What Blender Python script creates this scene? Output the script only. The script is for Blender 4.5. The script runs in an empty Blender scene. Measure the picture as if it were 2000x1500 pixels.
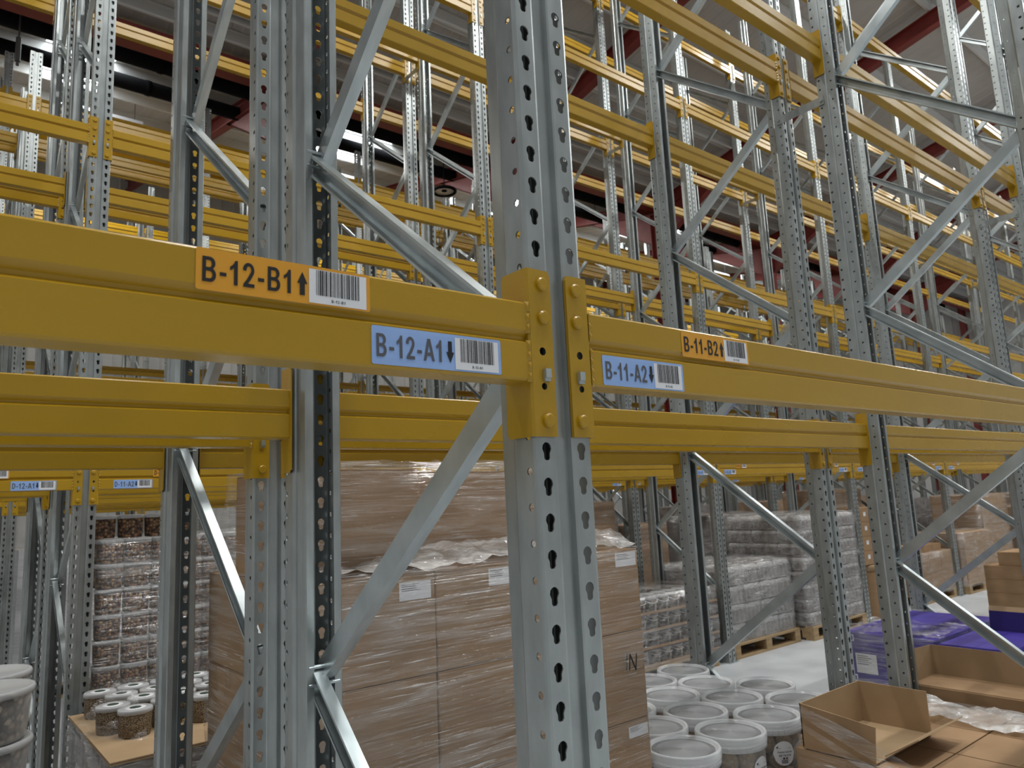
import bpy, bmesh, math, random
from mathutils import Vector, Matrix
random.seed(7)
S = bpy.context.scene
COL = S.collection

# ------------------------------------------------------------------ camera
FPX = 1444.69
CAM = Vector((-0.7340, -0.7863, 1.6418))
YAW, PIT, ROL = 0.6847, 0.1573, 0.0471
_f = Vector((math.sin(YAW)*math.cos(PIT), math.cos(YAW)*math.cos(PIT), math.sin(PIT)))
_r0 = Vector((math.cos(YAW), -math.sin(YAW), 0.0))
_d0 = _f.cross(_r0)
_r = _r0*math.cos(ROL) + _d0*math.sin(ROL)
_d = -_r0*math.sin(ROL) + _d0*math.cos(ROL)
cd = bpy.data.cameras.new('camera'); cam = bpy.data.objects.new('camera', cd); COL.objects.link(cam)
cd.sensor_width = 36.0; cd.lens = 36.0*FPX/2000.0; cd.clip_start = 0.05; cd.clip_end = 200
cd.dof.use_dof = True; cd.dof.focus_distance = 1.5; cd.dof.aperture_fstop = 11.0
m = Matrix.Identity(4)
for i in range(3):
    m[i][0] = _r[i]; m[i][1] = -_d[i]; m[i][2] = -_f[i]; m[i][3] = CAM[i]
cam.matrix_world = m
S.camera = cam

def project(p):
    v = Vector(p) - CAM
    w = v.dot(_f)
    if w < 0.05: return None
    return (1000 + FPX*v.dot(_r)/w, 750 + FPX*v.dot(_d)/w, w)

# ------------------------------------------------------------------ world, lights, exposure
W = bpy.data.worlds.new('world'); S.world = W; W.use_nodes = True
bg = W.node_tree.nodes['Background']; bg.inputs[0].default_value = (0.97, 1.0, 1.0, 1); bg.inputs[1].default_value = 0.38
S.view_settings.view_transform = 'Standard'; S.view_settings.look = 'None'
S.view_settings.gamma = 1.0; S.view_settings.use_curve_mapping = False
S.view_settings.exposure = -0.22
LAMP_W = 150.0          # watts of each strip lamp
SKY_E = 11.0            # glow of the translucent roof lights and of the added near-slope ones
S.cycles.use_denoising = True
S.cycles.max_bounces = 8; S.cycles.diffuse_bounces = 4; S.cycles.glossy_bounces = 4
S.cycles.transparent_max_bounces = 16; S.cycles.caustics_reflective = False; S.cycles.caustics_refractive = False
S.cycles.sample_clamp_indirect = 6.0

def yv_near(y): return 9.0 + 0.20*(10.4 - y)
def yv_far(y): return 9.0 + 0.22*(y - 10.4)
def roof_z(y): return yv_near(y) if y < 10.4 else yv_far(y)

# ------------------------------------------------------------------ materials
def mat(name, col, rough=0.5, metal=0.0, spec=0.5, **kw):
    M = bpy.data.materials.new(name); M.use_nodes = True
    nt = M.node_tree; b = nt.nodes['Principled BSDF']
    b.inputs['Base Color'].default_value = (*col, 1)
    b.inputs['Roughness'].default_value = rough
    b.inputs['Metallic'].default_value = metal
    b.inputs['Specular IOR Level'].default_value = spec
    if 'alpha' in kw: b.inputs['Alpha'].default_value = kw['alpha']
    if 'emit' in kw:
        b.inputs['Emission Color'].default_value = (*kw.get('ecol', col), 1); b.inputs['Emission Strength'].default_value = kw['emit']
    return M
def N(M, t, **p):
    n = M.node_tree.nodes.new(t)
    for k, v in p.items(): setattr(n, k, v)
    return n
def LK(M, a, b): M.node_tree.links.new(a, b)
def P(M): return M.node_tree.nodes['Principled BSDF']
def noise_col(M, scale, c1, c2, detail=3.0, stretch=(1, 1, 1), lo=0.3, hi=0.7, coord='Object', bump=0.0, bscale=None, rough=None, dist=0.002):
    tc = N(M, 'ShaderNodeTexCoord'); mp = N(M, 'ShaderNodeMapping'); mp.inputs['Scale'].default_value = stretch
    LK(M, tc.outputs[coord], mp.inputs[0])
    nz = N(M, 'ShaderNodeTexNoise'); nz.inputs['Scale'].default_value = scale; nz.inputs['Detail'].default_value = detail
    LK(M, mp.outputs[0], nz.inputs['Vector'])
    cr = N(M, 'ShaderNodeValToRGB'); e = cr.color_ramp.elements
    e[0].position = lo; e[0].color = (*c1, 1); e[1].position = hi; e[1].color = (*c2, 1)
    LK(M, nz.outputs['Fac'], cr.inputs[0]); LK(M, cr.outputs[0], P(M).inputs['Base Color'])
    if rough:
        mr = N(M, 'ShaderNodeMapRange'); mr.inputs[3].default_value = rough[0]; mr.inputs[4].default_value = rough[1]
        LK(M, nz.outputs['Fac'], mr.inputs[0]); LK(M, mr.outputs[0], P(M).inputs['Roughness'])
    if bump:
        n2 = nz
        if bscale:
            n2 = N(M, 'ShaderNodeTexNoise'); n2.inputs['Scale'].default_value = bscale; n2.inputs['Detail'].default_value = 2
            LK(M, mp.outputs[0], n2.inputs['Vector'])
        bp = N(M, 'ShaderNodeBump'); bp.inputs['Strength'].default_value = bump; bp.inputs['Distance'].default_value = dist
        LK(M, n2.outputs['Fac'], bp.inputs['Height']); LK(M, bp.outputs[0], P(M).inputs['Normal'])
    return M
GALV = noise_col(mat('galvanized_steel', (0.4, 0.42, 0.43), 0.4, 0.72), 34, (0.33, 0.355, 0.352), (0.42, 0.45, 0.445), 4, (1, 1, 0.35), bump=0.04, bscale=180, rough=(0.27, 0.36))
GALVB = noise_col(mat('bright_zinc_steel', (0.5, 0.54, 0.55), 0.3, 0.75), 30, (0.40, 0.45, 0.46), (0.55, 0.60, 0.61), 3, (1, 0.3, 0.3), rough=(0.25, 0.38))
YEL = noise_col(mat('yellow_enamel', (0.55, 0.29, 0.02), 0.3, 0.0, 0.5), 8, (0.40, 0.232, 0.010), (0.44, 0.256, 0.013), 2, (0.3, 1, 1), bump=0.04, bscale=150, rough=(0.22, 0.32), dist=0.001)
BLUE = noise_col(mat('blue_label_paper', (0.25, 0.42, 0.8), 0.4), 14, (0.27, 0.42, 0.76), (0.32, 0.48, 0.82), 3, (1, 1, 4))
ORANGE = mat('orange_label_paper', (0.72, 0.33, 0.025), 0.35)
WHITE = mat('white_paper', (0.78, 0.78, 0.80), 0.5)
BLACK = mat('black_ink', (0.010, 0.010, 0.012), 0.45)
INK = mat('grey_print', (0.09, 0.09, 0.10), 0.6)
CARD = noise_col(mat('brown_cardboard', (0.3, 0.19, 0.1), 0.8, 0, 0.25), 5, (0.30, 0.185, 0.098), (0.37, 0.235, 0.130), 5, (1, 1, 4), bump=0.05, bscale=90)
CARDIN = noise_col(mat('cardboard_inside', (0.38, 0.27, 0.16), 0.85, 0, 0.2), 7, (0.34, 0.235, 0.135), (0.40, 0.28, 0.165), 4)
TAPE = mat('brown_parcel_tape', (0.33, 0.20, 0.10), 0.25)
WOOD = noise_col(mat('pallet_timber', (0.4, 0.27, 0.13), 0.75), 6, (0.27, 0.18, 0.09), (0.43, 0.30, 0.16), 4, (0.5, 4, 4))
BLKM = noise_col(mat('black_duct_paint', (0.008, 0.008, 0.009), 0.85, 0, 0.1), 4, (0.004, 0.004, 0.005), (0.008, 0.008, 0.009))
RED = noise_col(mat('red_oxide_steel', (0.13, 0.018, 0.014), 0.55), 3, (0.15, 0.020, 0.016), (0.21, 0.030, 0.024))
SHEET = noise_col(mat('white_roof_liner', (0.6, 0.58, 0.56), 0.5), 1.2, (0.44, 0.425, 0.41), (0.50, 0.485, 0.47), 3)
PURL = mat('light_grey_purlin', (0.62, 0.62, 0.61), 0.4, 0.1)
WALLM = noise_col(mat('grey_wall_cladding', (0.5, 0.49, 0.47), 0.6), 2, (0.46, 0.45, 0.44), (0.54, 0.53, 0.51))
CONC = noise_col(mat('polished_concrete', (0.5, 0.52, 0.54), 0.35), 2.2, (0.40, 0.42, 0.44), (0.56, 0.58, 0.60), 7, rough=(0.25, 0.45))
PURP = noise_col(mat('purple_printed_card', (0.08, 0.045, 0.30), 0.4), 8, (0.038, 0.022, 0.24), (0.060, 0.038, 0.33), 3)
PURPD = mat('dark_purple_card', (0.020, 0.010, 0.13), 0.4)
PLASW = mat('white_tray_plastic', (0.62, 0.62, 0.64), 0.35)
GREYP = noise_col(mat('grey_brown_packs', (0.25, 0.22, 0.21), 0.4), 9, (0.10, 0.085, 0.08), (0.26, 0.235, 0.22), 4)
GREENL = mat('dark_green_print', (0.02, 0.05, 0.03), 0.5)
CHAINM = mat('dark_chain_steel', (0.08, 0.08, 0.08), 0.5, 0.6)
LAMPE = mat('lamp_diffuser', (0.9, 0.9, 0.9), 0.5, emit=14.0, ecol=(1.0, 0.98, 0.94))
LAMPY = mat('warm_lamp_lens', (0.9, 0.9, 0.8), 0.5, emit=25.0, ecol=(1.0, 0.98, 0.70))
SKYL = mat('translucent_rooflight', (0.8, 0.86, 0.9), 0.4, emit=SKY_E, ecol=(0.90, 0.97, 1.0))

def voronoi_mat(name, scale, cols, gapcol, rough=0.6):
    M = mat(name, cols[0], rough)
    tc = N(M, 'ShaderNodeTexCoord'); v = N(M, 'ShaderNodeTexVoronoi'); v.inputs['Scale'].default_value = scale
    LK(M, tc.outputs['Object'], v.inputs['Vector'])
    hs = N(M, 'ShaderNodeSeparateColor'); LK(M, v.outputs['Color'], hs.inputs[0])
    cr = N(M, 'ShaderNodeValToRGB'); cr.color_ramp.interpolation = 'CONSTANT'
    els = cr.color_ramp.elements
    for i, c in enumerate(cols):
        e = els[i] if i < 2 else els.new(i/len(cols))
        e.position = i/len(cols); e.color = (*c, 1)
    LK(M, hs.outputs[0], cr.inputs[0])
    mx = N(M, 'ShaderNodeMix', data_type='RGBA'); mr = N(M, 'ShaderNodeMapRange')
    mr.inputs[1].default_value = 0.35; mr.inputs[2].default_value = 0.75
    LK(M, v.outputs['Distance'], mr.inputs[0]); LK(M, mr.outputs[0], mx.inputs[0])
    LK(M, cr.outputs[0], mx.inputs[6]); mx.inputs[7].default_value = (*gapcol, 1)
    LK(M, mx.outputs[2], P(M).inputs['Base Color'])
    bp = N(M, 'ShaderNodeBump'); bp.inputs['Strength'].default_value = 0.8; bp.inputs['Distance'].default_value = 0.01; bp.invert = True
    LK(M, v.outputs['Distance'], bp.inputs['Height']); LK(M, bp.outputs[0], P(M).inputs['Normal'])
    return M
NUTS = voronoi_mat('mixed_nuts', 62, [(0.16, 0.08, 0.04), (0.30, 0.16, 0.08), (0.40, 0.24, 0.11), (0.22, 0.11, 0.07), (0.10, 0.05, 0.035)], (0.03, 0.018, 0.012))
SEED = voronoi_mat('beige_seed', 160, [(0.26, 0.19, 0.11), (0.34, 0.26, 0.16), (0.22, 0.16, 0.10)], (0.10, 0.07, 0.04))
FISH = voronoi_mat('dried_skins', 38, [(0.42, 0.35, 0.26), (0.16, 0.12, 0.09), (0.28, 0.22, 0.16), (0.52, 0.45, 0.35), (0.09, 0.07, 0.055)], (0.035, 0.028, 0.022))
BALLJ = voronoi_mat('pale_feed_balls', 24, [(0.36, 0.31, 0.26), (0.30, 0.25, 0.21), (0.42, 0.37, 0.31)], (0.05, 0.042, 0.036))
BALL = noise_col(mat('suet_ball_crust', (0.3, 0.21, 0.12), 0.85), 90, (0.21, 0.145, 0.085), (0.38, 0.285, 0.18), 5, bump=0.5, dist=0.004)

def film_mat(name, lo, hi, stretch, white=0.75, rough=0.10, bstr=1.0, tilt=0.0, k=1.0):
    """clear film: mostly see-through, with whiter streaks pulled round the load and lamp glints painted in as white creases"""
    M = bpy.data.materials.new(name); M.use_nodes = True; nt = M.node_tree; nt.nodes.clear()
    out = N(M, 'ShaderNodeOutputMaterial'); tr = N(M, 'ShaderNodeBsdfTransparent'); pr = N(M, 'ShaderNodeBsdfPrincipled')
    pr.inputs['Base Color'].default_value = (white, white*0.985, white*0.97, 1); pr.inputs['Roughness'].default_value = rough; pr.inputs['Specular IOR Level'].default_value = 1.0
    gl = N(M, 'ShaderNodeBsdfGlossy'); gl.inputs['Roughness'].default_value = rough; gl.inputs['Color'].default_value = (0.95, 0.96, 0.97, 1)
    mx = N(M, 'ShaderNodeMixShader'); mg = N(M, 'ShaderNodeMixShader'); tc = N(M, 'ShaderNodeTexCoord')
    def nz(st, sc, det, dist, rot=(0, 0, 0)):
        mp = N(M, 'ShaderNodeMapping'); mp.inputs['Scale'].default_value = st; mp.inputs['Rotation'].default_value = rot
        LK(M, tc.outputs['Object'], mp.inputs[0])
        n_ = N(M, 'ShaderNodeTexNoise'); n_.inputs['Scale'].default_value = sc; n_.inputs['Detail'].default_value = det; n_.inputs['Distortion'].default_value = dist
        LK(M, mp.outputs[0], n_.inputs['Vector']); return n_.outputs['Fac']
    def mrng(src, a0, a1, b0, b1):
        r_ = N(M, 'ShaderNodeMapRange'); r_.inputs[1].default_value = a0; r_.inputs[2].default_value = a1; r_.inputs[3].default_value = b0; r_.inputs[4].default_value = b1
        LK(M, src, r_.inputs[0]); return r_.outputs[0]
    def mth(op, a_, b_):
        m_ = N(M, 'ShaderNodeMath', operation=op)
        for i, q in enumerate((a_, b_)):
            if isinstance(q, (int, float)): m_.inputs[i].default_value = q
            else: LK(M, q, m_.inputs[i])
        return m_.outputs[0]
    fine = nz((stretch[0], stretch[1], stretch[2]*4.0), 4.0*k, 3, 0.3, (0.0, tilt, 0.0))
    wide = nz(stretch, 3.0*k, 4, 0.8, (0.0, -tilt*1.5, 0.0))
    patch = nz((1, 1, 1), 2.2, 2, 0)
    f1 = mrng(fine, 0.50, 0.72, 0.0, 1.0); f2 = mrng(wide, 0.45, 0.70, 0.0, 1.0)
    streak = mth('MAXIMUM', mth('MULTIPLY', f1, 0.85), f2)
    glint_mask = mth('MULTIPLY', mrng(nz((stretch[0]*1.6, stretch[1]*1.6, stretch[2]*7.0), 5.0*k, 2, 0.2, (0.0, tilt*0.6, 0.0)), 0.64, 0.69, 0.0, 0.85), mrng(nz((1.5, 1.5, 2.5), 3.0, 3, 0), 0.45, 0.6, 0.0, 1.0))  # opaque white crease streaks that paint lamp glints into the film colour
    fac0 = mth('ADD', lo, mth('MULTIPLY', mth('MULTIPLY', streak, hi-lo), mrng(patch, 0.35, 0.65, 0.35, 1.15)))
    fac = mth('MINIMUM', mth('ADD', fac0, glint_mask), 0.95)
    bp = N(M, 'ShaderNodeBump'); bp.inputs['Strength'].default_value = bstr; bp.inputs['Distance'].default_value = 0.02
    LK(M, mth('ADD', mth('MULTIPLY', fine, 0.5), wide), bp.inputs['Height'])
    LK(M, bp.outputs[0], pr.inputs['Normal']); LK(M, bp.outputs[0], gl.inputs['Normal'])
    LK(M, fac, mx.inputs[0]); LK(M, tr.outputs[0], mx.inputs[1]); LK(M, pr.outputs[0], mx.inputs[2])
    mg.inputs[0].default_value = 0.07
    LK(M, mx.outputs[0], mg.inputs[1]); LK(M, gl.outputs[0], mg.inputs[2]); LK(M, mg.outputs[0], out.inputs[0])
    return M
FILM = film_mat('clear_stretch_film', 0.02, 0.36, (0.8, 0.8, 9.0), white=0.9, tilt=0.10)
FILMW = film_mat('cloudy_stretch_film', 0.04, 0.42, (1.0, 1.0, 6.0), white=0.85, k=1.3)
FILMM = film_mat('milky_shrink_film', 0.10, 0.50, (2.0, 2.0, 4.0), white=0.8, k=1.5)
FILMR = film_mat('glint_white_film', 0.35, 0.9, (2.0, 2.0, 3.0), white=0.85, k=1.5)  # whiter film with highlights put into its colour, for rims and loose film
def clear_plastic(name, fac, col=(0.75, 0.77, 0.78), rough=0.12):
    M = bpy.data.materials.new(name); M.use_nodes = True; nt = M.node_tree; nt.nodes.clear()
    out = N(M, 'ShaderNodeOutputMaterial'); tr = N(M, 'ShaderNodeBsdfTransparent'); pr = N(M, 'ShaderNodeBsdfPrincipled')
    pr.inputs['Base Color'].default_value = (*col, 1); pr.inputs['Roughness'].default_value = rough
    lw = N(M, 'ShaderNodeLayerWeight'); lw.inputs[0].default_value = 0.35
    mr = N(M, 'ShaderNodeMapRange'); mr.inputs[3].default_value = fac; mr.inputs[4].default_value = min(1, fac+0.55)
    LK(M, lw.outputs['Facing'], mr.inputs[0])
    mx = N(M, 'ShaderNodeMixShader'); LK(M, mr.outputs[0], mx.inputs[0]); LK(M, tr.outputs[0], mx.inputs[1]); LK(M, pr.outputs[0], mx.inputs[2]); LK(M, mx.outputs[0], out.inputs[0])
    return M
CLEAR = clear_plastic('clear_tub_plastic', 0.14)
LIDM = clear_plastic('frosted_lid_plastic', 0.24, (0.80, 0.82, 0.84), 0.15)
LIDJ = clear_plastic('grey_lid_plastic', 0.50, (0.52, 0.53, 0.54), 0.2)
LIDC = clear_plastic('clear_lid_plastic', 0.16, (0.50, 0.51, 0.52), 0.10)
CLEARJ = clear_plastic('clear_jar_plastic', 0.10)

# ------------------------------------------------------------------ mesh builder
class MB:
    def __init__(s): s.v = []; s.f = []; s.m = []
    def add(s, pts, faces, mi=0):
        o = len(s.v); s.v += [tuple(p) for p in pts]
        for f in faces: s.f.append(tuple(o+i for i in f)); s.m.append(mi)
    def quad(s, a, b, c, d, mi=0): s.add([a, b, c, d], [(0, 1, 2, 3)], mi)
    def box(s, x0, x1, y0, y1, z0, z1, mi=0, M=None):
        p = [(x, y, z) for z in (z0, z1) for y in (y0, y1) for x in (x0, x1)]
        if M is not None: p = [M @ Vector(q) for q in p]
        s.add(p, [(0, 2, 3, 1), (4, 5, 7, 6), (0, 1, 5, 4), (2, 6, 7, 3), (0, 4, 6, 2), (1, 3, 7, 5)], mi)
    def bevbox(s, x0, x1, y0, y1, z0, z1, b=0.004, mi=0):
        # chamfered on the vertical and top edges
        def ring(z, i): return [(x0+b, y0+i, z), (x1-b, y0+i, z), (x1-i, y0+b, z), (x1-i, y1-b, z), (x1-b, y1-i, z), (x0+b, y1-i, z), (x0+i, y1-b, z), (x0+i, y0+b, z)]
        rs = [ring(z0, 0), ring(z1-b, 0), [(min(max(x, x0+b), x1-b), min(max(y, y0+b), y1-b), z1) for x, y, z in ring(z1, 0)]]
        o = len(s.v)
        for r in rs: s.v += r
        for k in range(2):
            for i in range(8):
                j = (i+1) % 8; s.f.append((o+8*k+i, o+8*k+j, o+8*k+8+j, o+8*k+8+i)); s.m.append(mi)
        s.f.append((o+16, o+17, o+18, o+19, o+20, o+21, o+22, o+23)); s.m.append(mi)
        s.f.append(tuple(o+i for i in (7, 6, 5, 4, 3, 2, 1, 0))); s.m.append(mi)
    def cyl(s, a, b, r, n=12, mi=0, r2=None):
        a = Vector(a); b = Vector(b); d = (b-a).normalized()
        u = d.orthogonal().normalized(); w = d.cross(u); r2 = r if r2 is None else r2
        p = []
        for c, rr in ((a, r), (b, r2)):
            for i in range(n):
                t = 2*math.pi*i/n; p.append(c + u*(rr*math.cos(t)) + w*(rr*math.sin(t)))
        f = [(i, (i+1) % n, n+(i+1) % n, n+i) for i in range(n)] + [tuple(range(n-1, -1, -1)), tuple(range(n, 2*n))]
        s.add(p, f, mi)
    def lathe(s, prof, n=24, c=(0, 0, 0), mi=0, sq=0.0):
        o = len(s.v)
        for r, z in prof:
            for i in range(n):
                t = 2*math.pi*i/n; cx, sy = math.cos(t), math.sin(t)
                k = r
                if sq: k = r*((1-sq) + sq/max(abs(cx), abs(sy)))
                s.v.append((c[0]+k*cx, c[1]+k*sy, c[2]+z))
        for j in range(len(prof)-1):
            for i in range(n):
                k = (i+1) % n; s.f.append((o+j*n+i, o+j*n+k, o+(j+1)*n+k, o+(j+1)*n+i)); s.m.append(mi)
        if prof[0][0] > 1e-6: s.f.append(tuple(o+i for i in range(n-1, -1, -1))); s.m.append(mi)
        if prof[-1][0] > 1e-6: s.f.append(tuple(o+(len(prof)-1)*n+i for i in range(n))); s.m.append(mi)
    def extr(s, poly, fn, t0, t1, closed=True, mi=0, caps=True):
        n = len(poly); o = len(s.v)
        for t in (t0, t1):
            for q in poly: s.v.append(tuple(fn(q, t)))
        for i in range(n if closed else n-1):
            j = (i+1) % n; s.f.append((o+i, o+j, o+n+j, o+n+i)); s.m.append(mi)
        if caps and closed:
            s.f.append(tuple(o+i for i in range(n-1, -1, -1))); s.m.append(mi)
            s.f.append(tuple(o+n+i for i in range(n))); s.m.append(mi)
    def holecell(s, O, U, V, w, h, poly, mi=0):
        # rectangle O + a*U + b*V (0<a<w, 0<b<h) with a star-shaped hole (points given about the rectangle's centre)
        O = Vector(O); U = Vector(U); V = Vector(V)
        n = len(poly); rim = []; side = []
        for a, b in poly:
            L = math.hypot(a, b); ca, cb = a/L, b/L
            ta = (w/2)/abs(ca) if abs(ca) > 1e-9 else 1e9; tb = (h/2)/abs(cb) if abs(cb) > 1e-9 else 1e9
            t = min(ta, tb); rim.append((ca*t, cb*t))
            side.append((0 if ca > 0 else 2) if ta <= tb else (1 if cb > 0 else 3))
        cor = {(0, 1): (w/2, h/2), (1, 2): (-w/2, h/2), (2, 3): (-w/2, -h/2), (3, 0): (w/2, -h/2)}
        o = len(s.v); C = O + U*(w/2) + V*(h/2)
        for a, b in list(poly) + rim: s.v.append(tuple(C + U*a + V*b))
        for i in range(n):
            j = (i+1) % n
            mid = []
            if side[i] != side[j]:
                k = cor.get((side[i], side[j]))
                if k: s.v.append(tuple(C + U*k[0] + V*k[1])); mid = [len(s.v)-1]
            s.f.append(tuple([o+i, o+n+i] + mid + [o+n+j, o+j])); s.m.append(mi)
    def mesh(s, name, mats, smooth=False, flip=False):
        me = bpy.data.meshes.new(name); me.from_pydata(s.v, [], s.f)
        for M in mats: me.materials.append(M)
        if len(mats) > 1: me.polygons.foreach_set('material_index', s.m)
        if smooth: me.polygons.foreach_set('use_smooth', [True]*len(me.polygons))
        me.update(); return me

def obj(name, me, parent=None, loc=None, rot=None, scale=None):
    o = bpy.data.objects.new(name, me); COL.objects.link(o)
    if parent is not None: o.parent = parent
    if loc is not None: o.location = loc
    if rot is not None: o.rotation_euler = rot
    if scale is not None: o.scale = scale
    return o
def tag(o, label, cat, group=None):
    o['label'] = label; o['category'] = cat; o['kind'] = 'thing'
    if group: o['group'] = group
    return o
def thing(name, label, cat, loc=(0, 0, 0), rz=0.0, group=None):
    return tag(obj(name, None, None, loc, (0, 0, rz)), label, cat, group)
def struct(o): o['kind'] = 'structure'; return o
def dup(o, parent=None, loc=None, rot=None):
    c = o.copy(); COL.objects.link(c); c.parent = parent
    if loc is not None: c.location = loc
    if rot is not None: c.rotation_euler = rot
    return c
def text(name, s, size, M, parent, loc, sx=1.0, bold=0.0, rot=(math.pi/2, 0, 0), align='LEFT'):
    c = bpy.data.curves.new(name, 'FONT'); c.body = s; c.size = size; c.offset = bold*size; c.extrude = 0.0002
    c.align_x = align; c.resolution_u = 3
    tmp = bpy.data.objects.new(name, c); me = bpy.data.meshes.new_from_object(tmp); bpy.data.objects.remove(tmp)
    me.materials.clear(); me.materials.append(M)
    return obj(name, me, parent, loc, rot, (sx, 1, 1))
def _arc(cx, cy, rx, ry, a0, a1, n=10): return [(cx+rx*math.cos(math.radians(a0+(a1-a0)*i/n)), cy+ry*math.sin(math.radians(a0+(a1-a0)*i/n))) for i in range(n+1)]
# grotesque capitals drawn as outlines: cap height 1, (advance, loops)
GLY = {
 '-': (0.36, [[(0.04, 0.30), (0.32, 0.30), (0.32, 0.45), (0.04, 0.45)]]),
 '1': (0.52, [[(0.22, 0.0), (0.38, 0.0), (0.38, 1.0), (0.27, 1.0), (0.22, 0.88), (0.14, 0.79), (0.05, 0.73), (0.05, 0.59), (0.14, 0.63), (0.22, 0.70)]]),
 'A': (0.68, [[(0.0, 0.0), (0.15, 0.0), (0.215, 0.23), (0.465, 0.23), (0.53, 0.0), (0.68, 0.0), (0.425, 1.0), (0.255, 1.0)], [(0.25, 0.38), (0.34, 0.76), (0.43, 0.38)]]),
 'B': (0.68, [[(0.06, 0.0), (0.36, 0.0)] + _arc(0.38, 0.285, 0.25, 0.285, -90, 62, 9) + _arc(0.36, 0.745, 0.235, 0.255, -25, 90, 8) + [(0.06, 1.0)], [(0.21, 0.14)] + _arc(0.37, 0.285, 0.11, 0.145, -90, 90, 7) + [(0.21, 0.43)], [(0.21, 0.58)] + _arc(0.35, 0.72, 0.10, 0.14, -90, 90, 7) + [(0.21, 0.86)]]),
 'D': (0.68, [[(0.06, 0.0)] + _arc(0.27, 0.5, 0.36, 0.5, -90, 90, 16) + [(0.06, 1.0)], [(0.21, 0.15)] + _arc(0.27, 0.5, 0.21, 0.35, -90, 90, 12) + [(0.21, 0.85)]]),
 'F': (0.58, [[(0.06, 0.0), (0.21, 0.0), (0.21, 0.42), (0.50, 0.42), (0.50, 0.57), (0.21, 0.57), (0.21, 0.85), (0.54, 0.85), (0.54, 1.0), (0.06, 1.0)]]),
 '2': (0.58, [[(0.03, 0.0), (0.53, 0.0), (0.53, 0.15), (0.24, 0.15), (0.36, 0.31)] + _arc(0.27, 0.70, 0.25, 0.30, -32, 180, 14) + [(0.03, 0.68), (0.17, 0.66)] + _arc(0.28, 0.71, 0.105, 0.15, 180, -25, 9) + [(0.20, 0.32), (0.06, 0.14)]]),
 '0': (0.58, [_arc(0.29, 0.5, 0.26, 0.51, 0, 345, 22), _arc(0.29, 0.5, 0.115, 0.37, 0, 345, 18)]),
 '9': (0.58, [_arc(0.28, 0.68, 0.25, 0.33, 0, 260, 14) + [(0.34, 0.40), (0.39, 0.44), (0.36, 0.22), (0.26, 0.12), (0.18, 0.22), (0.05, 0.20)] + _arc(0.28, 0.30, 0.24, 0.31, 215, 320, 8) + [(0.53, 0.45)], _arc(0.28, 0.69, 0.11, 0.19, 0, 340, 14)]),
 '8': (0.58, [_arc(0.29, 0.28, 0.26, 0.29, 140, 400, 16) + _arc(0.29, 0.76, 0.22, 0.25, -50, 230, 16), _arc(0.29, 0.28, 0.11, 0.14, 0, 340, 12), _arc(0.29, 0.75, 0.09, 0.12, 0, 340, 12)]),
 '7': (0.58, [[(0.14, 0.0), (0.29, 0.0), (0.35, 0.36), (0.53, 0.87), (0.53, 1.0), (0.04, 1.0), (0.04, 0.85), (0.36, 0.85), (0.20, 0.42)]]),
 '6': (0.58, [[(0.58-x, 1.0-y) for x, y in _arc(0.28, 0.68, 0.25, 0.33, 0, 260, 14) + [(0.34, 0.40), (0.39, 0.44), (0.36, 0.22), (0.26, 0.12), (0.18, 0.22), (0.05, 0.20)] + _arc(0.28, 0.30, 0.24, 0.31, 215, 320, 8) + [(0.53, 0.45)]], [(0.58-x, 1.0-y) for x, y in _arc(0.28, 0.69, 0.11, 0.19, 0, 340, 14)]]),
}
_lt = {}
def lettering(s, h, width, M, parent, loc):
    """flat printed code, cap height h, squeezed to the given width"""
    if (s, M.name) not in _lt:
        c = bpy.data.curves.new('lettering', 'CURVE'); c.dimensions = '2D'; c.fill_mode = 'BOTH'; x = 0
        for ch in s:
            adv, loops = GLY[ch]
            for lp in loops:
                sp_ = c.splines.new('POLY'); sp_.points.add(len(lp)-1); sp_.use_cyclic_u = True
                for i, (a_, b_) in enumerate(lp): sp_.points[i].co = (x+a_, b_, 0, 1)
            x += adv+0.06
        tmp = bpy.data.objects.new('lettering', c); me = bpy.data.meshes.new_from_object(tmp); bpy.data.objects.remove(tmp)
        me.materials.clear(); me.materials.append(M); _lt[(s, M.name)] = (me, x-0.06)
    me, wd = _lt[(s, M.name)]
    return obj('lettering', me, parent, loc, (math.pi/2, 0, 0), (width/wd, h, 1))
ORD = ['first', 'second', 'third', 'fourth', 'fifth', 'sixth', 'seventh', 'eighth', 'ninth', 'tenth', 'eleventh', 'twelfth', 'thirteenth', 'fourteenth']
def circ(r, n=8, ph=0.0, cy=0.0): return [(r*math.cos(ph+2*math.pi*i/n), cy+r*math.sin(ph+2*math.pi*i/n)) for i in range(n)]
TEAR = [(0.0086*math.cos(math.radians(a)), 0.0042+0.0086*math.sin(math.radians(a))) for a in (-44, -8, 30, 65, 90, 115, 150, 188, 224)] + [(-0.0055, -0.0035), (-0.0055, -0.0098), (-0.003, -0.0128), (0.003, -0.0128), (0.0055, -0.0098), (0.0055, -0.0035)]

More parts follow.
